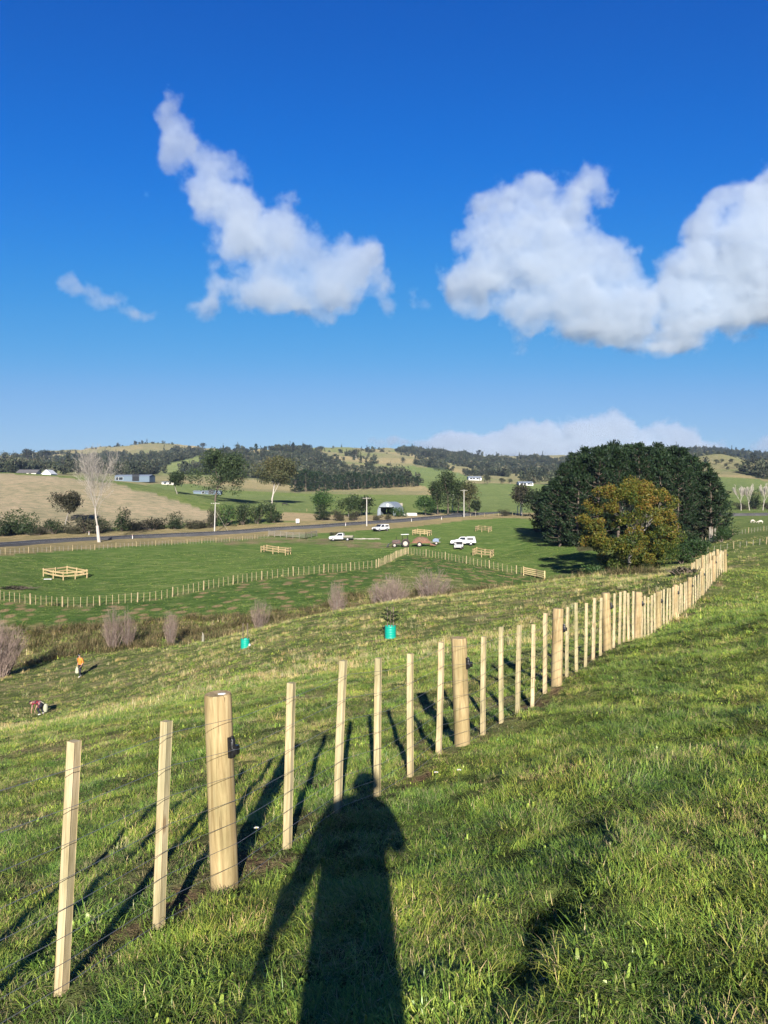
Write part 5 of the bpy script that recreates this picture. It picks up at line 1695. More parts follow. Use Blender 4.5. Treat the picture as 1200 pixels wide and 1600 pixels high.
def build_pens():
    def pen(label, corners, dmin=90, h=1.25, n=2, nr=2, rails_z=(0.62, 1.08)):
        P = [hit(a, b, dmin) for a, b in corners]
        o = (P[0] + P[1] + P[2] + P[3]) / 4; o.z = gz(o.x, o.y)
        t = thing('timber_pen', label, 'pen', o, 0, 'timber tree pens on the valley floor')
        pm = MB(); pm.box((0, 0, h / 2 - 0.1), (0.13, 0.13, h + 0.25)); pme = pm.mesh('post', M_PEN)
        for i in range(4):
            a = P[i]; b = P[(i + 1) % 4]
            for k in range(n):
                q = a.lerp(b, k / n); q.z = gz(q.x, q.y); link('post', pme, t, q - o)
                r = a.lerp(b, (k + 1) / n); r.z = gz(r.x, r.y)
                out = Vector(((q + r) / 2 - o).xy.to_3d()).normalized()
                for z in rails_z:
                    A = q + Vector((0, 0, z)) + out * 0.09; B = r + Vector((0, 0, z)) + out * 0.09
                    dv = B - A; M = Matrix.Translation((A + B) / 2 - o) @ dv.to_track_quat('X', 'Z').to_matrix().to_4x4()
                    mb = MB(); mb.box((0, 0, 0), (dv.length + 0.05, 0.05, 0.20), M=M); mb.build('rail', M_PEN, t)
        return t
    pen('square timber pen nearest the camera, far left above the fence', [(68, 901), (99, 907), (136, 903), (105, 897)])
    pen('narrow timber pen in the paddock below the rail yard', [(408, 863), (446, 868), (454, 866), (417, 861)], n=2)
    pen('timber pen in the grass just behind the tractor trailer', [(645, 836), (668, 838), (674, 836), (652, 834)])
    pen('timber pen furthest away, high on the green paddock', [(743, 830), (763, 832), (768, 830), (748, 828)])
    pen('timber pen in front of the two white vehicles on the right', [(739, 868), (766, 872), (771, 869), (745, 865)])

# ------------------------------------------------------------------ vehicles
def wheel(parent, x, y, r, w, rimmat=None, hub=0.55):
    t = MB()
    prof = [(r * 0.58, -w / 2), (r * 0.93, -w / 2), (r, -w * 0.32), (r, w * 0.32), (r * 0.93, w / 2), (r * 0.62, w / 2)]
    t.lathe(prof, 18, closed=False)
    q = MB(); q.lathe([(0.0001, -w * 0.36), (r * 0.25, -w * 0.40), (r * hub, -w * 0.30), (r * 0.64, -w * 0.42), (r * 0.64, w * 0.42), (r * hub, w * 0.30), (r * 0.25, w * 0.40), (0.0001, w * 0.36)], 18, closed=False)
    o = link('wheel', None, parent, (x, y, r), (R(90), 0, 0))
    o.empty_display_size = 0.1
    t.build('tyre', M_TYRE, o, smooth=True); q.build('rim', rimmat or M_STEEL, o, smooth=True)
    return o

def ute(label, loc, rz, bed='tray', name='utility_truck'):
    t = thing(name, label, 'utility truck', loc, rz)
    # lower body with bonnet, front at +x
    b = MB()
    b.prism([(2.55, 0.42), (2.62, 0.62), (2.58, 0.92), (2.40, 1.02), (1.35, 1.12), (0.95, 1.14), (-0.55, 1.14), (-0.60, 0.42)], 1.78)
    b.build('body', M_VEHWHITE, t, bevel=0.05)
    c = MB()
    c.prism([(1.20, 1.12, 0.02), (0.55, 1.74, 0.20), (-0.45, 1.78, 0.20), (-0.60, 1.12, 0.02)], 1.72)
    c.build('cab', M_VEHWHITE, t, bevel=0.05)
    ws = MB(); ws.add([(1.17, -0.76, 1.16), (1.17, 0.76, 1.16), (0.60, 0.64, 1.70), (0.60, -0.64, 1.70)], [(0, 1, 2, 3)])
    for v in range(4):
        x, y, z = ws.v[v]; ws.v[v] = (x + 0.035, y, z + 0.03)
    ws.build('windscreen', M_GLASS, t)
    for s in (-1, 1):
        w = MB(); w.add([(0.92, s * 0.855, 1.18), (0.50, s * 0.735, 1.66), (-0.38, s * 0.735, 1.68), (-0.48, s * 0.855, 1.18)], [(0, 1, 2, 3) if s > 0 else (3, 2, 1, 0)])
        for v in range(4):
            x, y, z = w.v[v]; w.v[v] = (x, y + s * 0.025, z)
        w.build('side_window', M_GLASS, t)
        h = MB(); h.box((2.56, s * 0.66, 0.82), (0.12, 0.34, 0.16)); h.build('headlight', M_PLASTICWHITE, t, bevel=0.02)
        m = MB(); m.box((0.85, s * 1.0, 1.22), (0.10, 0.20, 0.16)); m.build('mirror', M_BLACK, t)
    g = MB(); g.box((2.60, 0, 0.70), (0.06, 0.95, 0.26)); g.build('grille', M_BLACK, t)
    bp = MB(); bp.box((2.64, 0, 0.46), (0.16, 1.75, 0.20)); bp.build('bumper', M_BLACK, t, bevel=0.03)
    ch = MB(); ch.box((-1.4, 0, 0.55), (2.6, 0.9, 0.16)); ch.build('chassis', M_BLACK, t)
    if bed == 'tray':
        d = MB(); d.box((-1.65, 0, 0.86), (2.15, 1.86, 0.10)); d.build('tray', M_GREYWOOD, t)
        for (x, y, sx, sy) in ((-1.65, 0.92, 2.15, 0.04), (-1.65, -0.92, 2.15, 0.04), (-2.72, 0, 0.04, 1.8)):
            q = MB(); q.box((x, y, 1.02), (sx, sy, 0.26)); q.build('tray_side', M_GREYWOOD, t)
        hb = MB()
        for y in (-0.8, 0, 0.8):
            hb.tube((-0.66, y, 0.9), (-0.66, y, 1.7), 0.03)
        hb.tube((-0.66, -0.85, 1.7), (-0.66, 0.85, 1.7), 0.03); hb.build('headboard', M_STEEL, t)
    else:
        d = MB(); d.prism([(-0.62, 0.52), (-0.62, 1.78, 0.10), (-2.35, 1.80, 0.10), (-2.62, 0.60)], 1.80); d.build('canopy', M_VEHWHITE, t, bevel=0.06)
        for s in (-1, 1):
            w = MB(); w.box((-1.45, s * 0.885, 1.36), (1.3, 0.05, 0.36)); w.build('canopy_window', M_GLASS, t)
        w = MB(); w.box((-2.52, 0, 1.30), (0.05, 1.3, 0.45)); w.build('rear_window', M_GLASS, t)
    for x in (1.65, -1.55):
        for y in (-0.80, 0.80):
            wheel(t, x, y, 0.38, 0.25)
    return t

def build_vehicles():
    ute('white flat tray utility truck parked by the dirt track', hit(533, 845, 100), R(174), 'tray')
    ute('white utility truck with a canopy, front towards the camera, near the road', hit(595, 830, 120), R(232), 'canopy')
    ute('white four wheel drive parked behind the white buggy', hit(724, 852, 100), R(172), 'canopy', 'four_wheel_drive')
    # side by side buggy
    p = hit(717, 858, 100)
    t = thing('farm_buggy', 'small white open farm buggy facing the camera beside the four wheel drive', 'buggy', p, R(255))
    b = MB(); b.prism([(1.35, 0.40), (1.40, 0.75), (0.75, 0.98), (0.55, 0.55), (-0.5, 0.55), (-0.55, 0.90), (-1.35, 0.90), (-1.35, 0.45)], 1.4); b.build('body', M_VEHWHITE, t, bevel=0.04)
    s = MB(); s.box((-0.35, 0, 0.78), (0.5, 1.15, 0.14)); s.box((-0.58, 0, 1.12), (0.12, 1.15, 0.6)); s.build('seat', M_BLACK, t)
    f = MB()
    for y in (-0.66, 0.66):
        f.path([(0.75, y, 0.95), (0.25, y, 1.85), (-0.6, y, 1.85), (-0.65, y, 0.9)], 0.03)
    f.build('roll_cage', M_BLACK, t)
    r = MB(); r.box((-0.18, 0, 1.89), (0.95, 1.36, 0.06)); r.build('roof', M_VEHWHITE, t, bevel=0.02)
    d = MB(); d.box((-1.0, 0, 1.02), (0.75, 1.3, 0.24)); d.build('cargo_box', M_VEHWHITE, t)
    for y in (-0.45, 0.45):
        h = MB(); h.box((1.37, y, 0.68), (0.08, 0.22, 0.14)); h.build('headlight', M_BLACK, t)
    for x in (0.95, -0.95):
        for y in (-0.62, 0.62):
            wheel(t, x, y, 0.32, 0.25)
    # tractor, front to the left
    p = hit(628, 855, 100)
    t = thing('tractor', 'old dark red tractor with a white sunshade roof', 'tractor', p, R(176))
    b = MB(); b.prism([(1.95, 0.75), (1.95, 1.32), (1.75, 1.42), (0.30, 1.50), (0.25, 0.75)], 0.62); b.build('bonnet', M_TRACTOR, t, bevel=0.04)
    b = MB(); b.box((-0.1, 0, 0.72), (2.6, 0.42, 0.38)); b.box((-0.55, 0, 1.0), (0.9, 0.62, 0.5)); b.build('chassis', M_BLACK, t)
    b = MB(); b.box((1.96, 0, 1.05), (0.06, 0.55, 0.5)); b.build('grille', M_BLACK, t)
    e = MB(); e.tube((1.1, 0.18, 1.45), (1.1, 0.18, 2.1), 0.045); e.build('exhaust', M_BLACK, t)
    s = MB(); s.box((-0.75, 0, 1.35), (0.5, 0.5, 0.12)); s.box((-1.0, 0, 1.6), (0.1, 0.5, 0.45)); s.build('seat', M_BLACK, t)
    st = MB(); st.tube((0.15, 0, 1.4), (-0.15, 0, 1.75), 0.03); st.lathe([(0.17, -0.015), (0.20, 0), (0.17, 0.015)], 16, (-0.15, 0, 1.75), closed=False); st.build('steering_wheel', M_BLACK, t)
    f = MB()
    for y in (-0.5, 0.5):
        f.tube((-1.15, y, 1.1), (-1.15, y, 2.55), 0.045); f.tube((-0.1, y, 1.2), (-0.1, y, 2.5), 0.03)
    f.build('roll_frame', M_BLACK, t)
    r = MB(); r.prism([(0.25, 2.50), (0.15, 2.60), (-1.35, 2.66), (-1.45, 2.56)], 1.4); r.build('sunshade', M_VEHWHITE, t, bevel=0.02)
    for y in (-0.78, 0.78):
        g = MB(); n = 8
        pr = [(-0.75 + 0.86 * math.cos(a), 0.82 + 0.86 * math.sin(a)) for a in [R(20 + 140 * i / n) for i in range(n + 1)]]
        pr += [(-0.75 + 0.80 * math.cos(a), 0.82 + 0.80 * math.sin(a)) for a in [R(160 - 140 * i / n) for i in range(n + 1)]]
        g.prism(pr, 0.42, Matrix.Translation((0, y, 0))); g.build('mudguard', M_TRACTOR, t)
        wheel(t, -0.75, y, 0.80, 0.42, M_RIM); wheel(t, 1.45, y * 0.85, 0.42, 0.22, M_RIM)
    ld = MB()
    for y in (-0.4, 0.4):
        ld.path([(0.6, y, 1.35), (2.0, y, 1.0), (2.7, y, 0.45)], 0.06)
    ld.build('loader_arm', M_BLACK, t)
    bk = MB(); bk.prism([(2.65, 0.15), (3.15, 0.12), (2.75, 0.70), (2.62, 0.70)], 1.5); bk.build('bucket', M_BLACK, t)
    fw = Vector((math.cos(R(176)), math.sin(R(176)), 0))
    # trailer with its load
    q = p - fw * 3.9; q.z = gz(q.x, q.y)
    t = thing('farm_trailer', 'rusty two wheeled farm trailer hitched behind the tractor', 'trailer', q, R(176))
    b = MB(); b.box((0, 0, 0.78), (3.6, 1.8, 0.10)); b.build('deck', M_REDRUST, t)
    b = MB(); b.tube((1.8, 0.3, 0.75), (2.75, 0, 0.62), 0.06); b.tube((1.8, -0.3, 0.75), (2.75, 0, 0.62), 0.06); b.build('drawbar', M_REDRUST, t)
    for y in (-0.93, 0.93):
        for k in range(5):
            b = MB(); b.tube((-1.7 + 0.85 * k, y, 0.8), (-1.9 + 0.85 * k, y * 1.05, 1.45), 0.04); b.build('stake', M_REDRUST, t)
        b = MB(); b.box((0, y, 0.98), (3.5, 0.05, 0.26)); b.build('side_board', M_REDRUST, t)
        wheel(t, 0.35, y * 0.9, 0.52, 0.32, M_RIM)
    b = MB(); b.prism([(-1.8, 0.35), (-1.75, 0.80), (-2.7, 0.40), (-3.0, 0.25)], 1.7); b.build('ramp', M_REDRUST, t)
    ld = thing('load', 'heap of brown soil and bark on the farm trailer', 'heap', q + Vector((0, 0, 0.83)), R(176))
    mb = MB(); r = random.Random(2)
    prof = []
    N = 22
    for k in range(6):
        z = 1.15 * (1 - (1 - k / 5) ** 2.0) if k else 0
        rad = math.cos(k / 5 * 1.45)
        for i in range(N):
            a = 2 * math.pi * i / N
            prof.append((1.62 * rad * math.cos(a) * r.uniform(.9, 1.08), 0.84 * rad * math.sin(a) * r.uniform(.9, 1.02), z + r.uniform(-.05, .05) * (k > 0)))
    fs = [(k * N + i, k * N + (i + 1) % N, (k + 1) * N + (i + 1) % N, (k + 1) * N + i) for k in range(5) for i in range(N)] + [tuple(5 * N + i for i in range(N))]
    mb.add(prof, fs); mb.build('heap', M_MUD, ld, smooth=True)
    # small trailer with machine
    q = hit(681, 851, 100)
    t = thing('small_trailer', 'small flat trailer standing just right of the rusty trailer', 'trailer', q, R(176))
    b = MB(); b.box((0, 0, 0.55), (2.0, 1.3, 0.08)); b.build('deck', M_GREYWOOD, t)
    b = MB(); b.tube((1.0, 0, 0.52), (1.9, 0, 0.45), 0.05); b.build('drawbar', M_STEEL, t)
    for y in (-0.72, 0.72):
        wheel(t, -0.1, y, 0.33, 0.2, M_RIM)
    t = thing('machine', 'blue grey engine set standing on the small trailer', 'machine', q + Vector((0, 0, 0.59)), R(176))
    b = MB(); b.prism([(-0.7, 0), (0.6, 0), (0.7, 0.4), (0.25, 0.72), (-0.55, 0.66)], 0.85); b.build('housing', M_BLUEGREY, t, bevel=0.06)
    b = MB(); b.tube((0.3, 0.2, 0.65), (0.3, 0.2, 1.0), 0.05); b.build('exhaust', M_BLACK, t)
    b = MB(); b.path([(-0.6, -0.4, 0.5), (-0.95, -0.4, 0.8), (-0.95, 0.4, 0.8), (-0.6, 0.4, 0.5)], 0.03); b.build('handle', M_STEEL, t)

# ------------------------------------------------------------------ buildings
def house(name, label, p, L, W, h, roof_h, rz, wall, roof, windows=(), door=None, cat='house', over=0.35):
    t = thing(name, label, cat, p, rz)
    b = MB(); b.prism([(-W / 2, -0.6), (W / 2, -0.6), (W / 2, h), (0, h + roof_h), (-W / 2, h)], L, Matrix.Rotation(R(90), 4, 'Z')); b.build('wall', wall, t)
    for s in (-1, 1):
        q = MB(); a = math.atan2(roof_h, W / 2); sl = math.hypot(roof_h, W / 2) + over
        M = Matrix.Translation((0, s * (W / 4 + over * 0.4), h + roof_h / 2 + 0.06 - over * 0.2)) @ Matrix.Rotation(-s * a, 4, 'X')
        q.box((0, 0, 0), (L + 2 * over, sl, 0.08), M=M); q.build('roof', roof, t)
    for (x, z, w, hh) in windows:
        f = MB(); f.box((x, -W / 2 - 0.03, z), (w + 0.16, 0.06, hh + 0.16)); fo = f.build('window', M_WHITEPAINT, t)
        g = MB(); g.box((x, -W / 2 - 0.07, z), (w, 0.03, hh)); g.build('pane', M_GLASS, fo)
    if door:
        x, w, hh = door
        f = MB(); f.box((x, -W / 2 - 0.04, hh / 2), (w, 0.06, hh)); f.build('door', M_BLACK, t)
    return t

def build_buildings():
    # barrel vaulted hay shed by the road
    p = at(605, 268); p = hit(604, 806, 150); s = p.y / F
    w = 31 * s; h = 22 * s
    t = thing('curved_shed', 'grey barrel roofed shed with an open dark front by the road', 'shed', p, R(-18))
    n = 16
    arc = [(w / 2 * math.cos(math.pi * i / n), h * (0.18 + 0.82 * math.sin(math.pi * i / n))) for i in range(n + 1)]
    L = 10.0
    b = MB()
    for i in range(n):
        a0, a1 = arc[i], arc[i + 1]
        b.add([(a0[0], 0, a0[1]), (a1[0], 0, a1[1]), (a1[0], L, a1[1]), (a0[0], L, a0[1])], [(0, 1, 2, 3)])
        k = 0.97
        b.add([(a0[0] * k, 0, a0[1] * k), (a1[0] * k, 0, a1[1] * k), (a1[0] * k, L, a1[1] * k), (a0[0] * k, L, a0[1] * k)], [(3, 2, 1, 0)])
        b.add([(a0[0], 0, a0[1]), (a0[0] * k, 0, a0[1] * k), (a1[0] * k, 0, a1[1] * k), (a1[0], 0, a1[1])], [(0, 1, 2, 3)])
    b.build('vault', M_ROOFIRON, t, smooth=True)
    g = MB()
    up = [(x * 0.965, z) for x, z in arc if z > h * 0.56]
    g.prism([(x, z * 0.97) for x, z in up], 0.08, Matrix.Translation((0, 0.35, 0))); g.build('gable_panel', M_ROOFIRON, t)
    for s_ in (-1, 1):
        q = MB(); q.box((s_ * w * 0.485, L / 2, h * 0.09), (0.12, L, h * 0.18 + 0.3)); q.build('side_wall', M_ROOFIRON, t)
        q = MB(); q.box((s_ * w * 0.40, 0.40, h * 0.28), (w * 0.14, 0.08, h * 0.56)); q.build('front_panel', M_ROOFIRON, t)
    q = MB(); q.box((0, L - 0.2, h * 0.45), (w * 0.86, 0.1, h * 0.9)); q.build('back_wall', M_GREYWOOD, t)
    # light patch on the gable: a small pale hatch
    q = MB(); q.box((0.05 * w, 0.28, h * 0.76), (w * 0.11, 0.05, h * 0.18)); q.build('hatch', M_WHITEPAINT, t)
    # pale low tank / slab right of it
    p = hit(640, 806, 150)
    t = thing('concrete_trough', 'pale low concrete trough on the bank right of the curved shed', 'trough', p, 0.1)
    b = MB(); b.prism([(-2.6, 0), (2.6, 0), (2.5, 1.0), (-1.9, 1.0)], 2.0); b.build('basin', M_CONC, t, bevel=0.05)
    b = MB(); b.box((0.2, 0, 1.02), (3.9, 1.5, 0.06)); b.build('lid', M_CONC, t)
    # long blue grey barn
    p = at(211, 545); p = hit(211, 752, 380); s = p.y / F
    t = house('barn', 'long blue grey farm shed at the end of the tan hill', p, 56 * s, 10, 8 * s, 2.2 * s, R(-6), M_GREYPAINT, M_ROOFIRON, [(-18 * s, 4 * s, 3, 2), (-24 * s, 4 * s, 2, 2)], (6 * s, 5, 5), 'barn')
    p2 = p + Vector((-20 * s, -6, 0)); p2.z = gz(p2.x, p2.y)
    # houses on the tan hill skyline
    p = hit(44, 742, 290)
    p = at(46, max(p.y, 330)); s = p.y / F
    p.z = CAMZ + (YH - 744) * s
    house('house', 'low pale house with a dark roof on the left skyline of the tan hill', p, 28 * s, 8, 5 * s, 5 * s, R(8), M_CREAM, M_DARKROOF, [(-9 * s, 2.6 * s, 1.6, 1.1), (-3 * s, 2.6 * s, 1.6, 1.1)], (5 * s, 1.0, 2.0))
    p = at(77, 330); s = p.y / F; p.z = CAMZ + (YH - 747) * s
    house('shed', 'small white gabled shed beside the pale house on the left', p, 6, 14 * s, 6.5 * s, 6 * s, R(90), M_WHITEPAINT, M_WHITEPAINT, (), None, 'shed')
    for px, py, w, h, lab, d0 in ((741, 750, 20, 3.2, 'long white house among trees in the far centre right', 500), (820, 758, 22, 3.0, 'second white house further right, partly behind trees', 450)):
        p = hit(px, py, d0); s = p.y / F
        house('farmhouse', lab, p, w * s, 9, h * s, 2.6 * s, R(4), M_WHITEPAINT, M_ROOFIRON, [(-w * 0.32 * s, h * 0.55 * s, 2.2, 1.2), (-w * 0.1 * s, h * 0.55 * s, 2.2, 1.2), (w * 0.18 * s, h * 0.55 * s, 2.2, 1.2)], (w * 0.35 * s, 1.2, 2.1))
    p = hit(263, 757, 380); s = p.y / F
    house('shed', 'pale small shed left of the large spreading tree', p, 18 * s, 6, 3.2 * s, 1.2 * s, 0.1, M_CREAM, M_ROOFIRON, [(-4 * s, 1.8 * s, 1.5, 1)], (4 * s, 1.2, 2), 'shed')
    p = hit(325, 772, 250); s = p.y / F
    house('shed', 'low grey farm shed hidden behind the large spreading tree', p, 42 * s, 6, 4 * s, 1.4 * s, 0.05, M_GREYPAINT, M_ROOFIRON, [(-6 * s, 2 * s, 1.5, 1)], (6 * s, 3, 2.6), 'shed')

# ------------------------------------------------------------------ people and animals
def skin_body(name, joints, bones, mats, zone, sub=2, parent=None):
    """one continuous body: joints {key: (xyz, radius)}, bones as pairs; zone(point) -> material slot"""
    keys = list(joints)
    me = bpy.data.meshes.new(name + '_skeleton')
    me.from_pydata([joints[k][0] for k in keys], [(keys.index(a), keys.index(b)) for a, b in bones], [])
    o = bpy.data.objects.new(name + '_skeleton', me); COL.objects.link(o)
    md = o.modifiers.new('skin', 'SKIN'); md.use_smooth_shade = True
    if not me.skin_vertices:
        pass
    sv = me.skin_vertices[0].data
    for i, k in enumerate(keys):
        rr = joints[k][1]
        sv[i].radius = (rr, rr) if not hasattr(rr, '__len__') else rr
        sv[i].use_root = (i == 0)
    ss = o.modifiers.new('sub', 'SUBSURF'); ss.levels = sub; ss.render_levels = sub
    dg = bpy.context.evaluated_depsgraph_get(); dg.update()
    ev = o.evaluated_get(dg)
    nm = bpy.data.meshes.new_from_object(ev)
    nm.name = name
    bpy.data.objects.remove(o)
    nm.materials.clear()
    for m in mats:
        nm.materials.append(m)
    for p in nm.polygons:
        p.material_index = zone(p.center)
        p.use_smooth = True
    return link(name, nm, parent)

def head_parts(par, c, r, yaw, pitch, cap=None, hair=M_DARKHAIR):
    """face on the body's head: nose, eyes, ears, and hair or a cap; forward is +y before yaw"""
    M = Matrix.Translation(c) @ Matrix.Rotation(yaw, 4, 'Z') @ Matrix.Rotation(pitch, 4, 'X')
    h = MB()
    n = 14
    vs = []
    for k in range(8):
        a = R(8 + k * 13.5)
        for i in range(n):
            t = 2 * math.pi * i / n
            drop = 1.0
            x = r * 1.10 * math.sin(a) * math.cos(t); y = r * 1.16 * math.sin(a) * math.sin(t); z = r * 1.22 * math.cos(a)
            if y > 0 and z < r * 0.42:
                z = r * 0.42 + (z - r * 0.42) * 0.15
            vs.append(M @ Vector((x, y, z)))
    fs = [(k * n + i, k * n + (i + 1) % n, (k + 1) * n + (i + 1) % n, (k + 1) * n + i) for k in range(7) for i in range(n)] + [tuple(range(n - 1, -1, -1))]
    h.add(vs, fs)
    h.build('cap' if cap else 'hair', cap or hair, par, smooth=True)
    if cap:
        b = MB(); b.prism([(-r * 0.8, 0), (r * 0.8, 0), (r * 0.6, 0.012), (-r * 0.6, 0.012)], r * 0.8, M @ Matrix.Translation((0, r * 1.35, r * 0.42))); b.build('cap_peak', cap, par)
    nb = MB(); nb.add([M @ Vector(v) for v in ((-0.016, r * 0.95, -0.03), (0.016, r * 0.95, -0.03), (0, r * 1.22, -0.035), (0, r * 0.98, 0.025))], [(0, 2, 3), (2, 1, 3), (0, 1, 2)]); nb.build('nose', M_SKIN, par)
    for s in (-1, 1):
        e = MB(); e.lathe([(0.0001, -0.010), (0.008, -0.006), (0.011, 0), (0.008, 0.006), (0.0001, 0.010)], 8, M @ Vector((s * 0.034, r * 0.93, 0.018)), closed=False); e.build('eye', M_DARKHAIR, par)
        e = MB(); e.lathe([(0.0001, -0.03), (0.012, -0.02), (0.016, 0.005), (0.010, 0.028), (0.0001, 0.032)], 8, M @ Vector((s * r * 1.04, -0.005, -0.005)), closed=False); e.build('ear', M_SKIN, par)
    mo = MB(); mo.box((0, 0, 0), (0.045, 0.012, 0.010), M=M @ Matrix.Translation((0, r * 0.95, -0.062))); mo.build('mouth', simple('lips', (0.30, 0.12, 0.09), 0.6), par)

def hand(par, w, d, side, curl=0.7, s=1.0, mat=None):
    """five-fingered hand from the wrist w along d; thumb leaves the side of the palm"""
    d = Vector(d).normalized(); u = d.orthogonal().normalized() if side is None else Vector(side).normalized()
    u = (u - d * u.dot(d)).normalized(); nn = d.cross(u)
    J = {'w': (tuple(w), 0.024 * s), 'p': (tuple(Vector(w) + d * 0.05 * s), (0.036 * s, 0.018 * s)), 'k': (tuple(Vector(w) + d * 0.085 * s), (0.036 * s, 0.015 * s))}
    B = [('w', 'p'), ('p', 'k')]
    for i, (off, ln) in enumerate(((-0.030, 0.068), (-0.010, 0.078), (0.010, 0.074), (0.029, 0.058))):
        a = Vector(w) + d * 0.082 * s + u * off * s
        prev = 'k'
        dd = d.copy()
        for j in range(3):
            dd = (dd * math.cos(curl * 0.6) + nn * math.sin(curl * 0.6)).normalized()
            a = a + dd * ln * s * (0.42, 0.33, 0.25)[j]
            key = 'f%d%d' % (i, j)
            J[key] = (tuple(a), (0.0095 - 0.0012 * j) * s); B.append((prev, key)); prev = key
    a = Vector(w) + d * 0.03 * s - u * 0.03 * s
    J['t0'] = (tuple(a), 0.012 * s); B.append(('p', 't0'))
    dd = (d * 0.6 - u * 0.8).normalized()
    for j in range(2):
        a = a + dd * 0.034 * s; dd = (dd + nn * 0.5 + d * 0.3).normalized()
        J['t%d' % (j + 1)] = (tuple(a), (0.010 - 0.001 * j) * s); B.append(('t%d' % j, 't%d' % (j + 1)))
    J = {'p': J['p'], **{k: v for k, v in J.items() if k != 'p'}}
    return skin_body('hand', J, B, [mat or M_SKIN], lambda c: 0, 1, par)

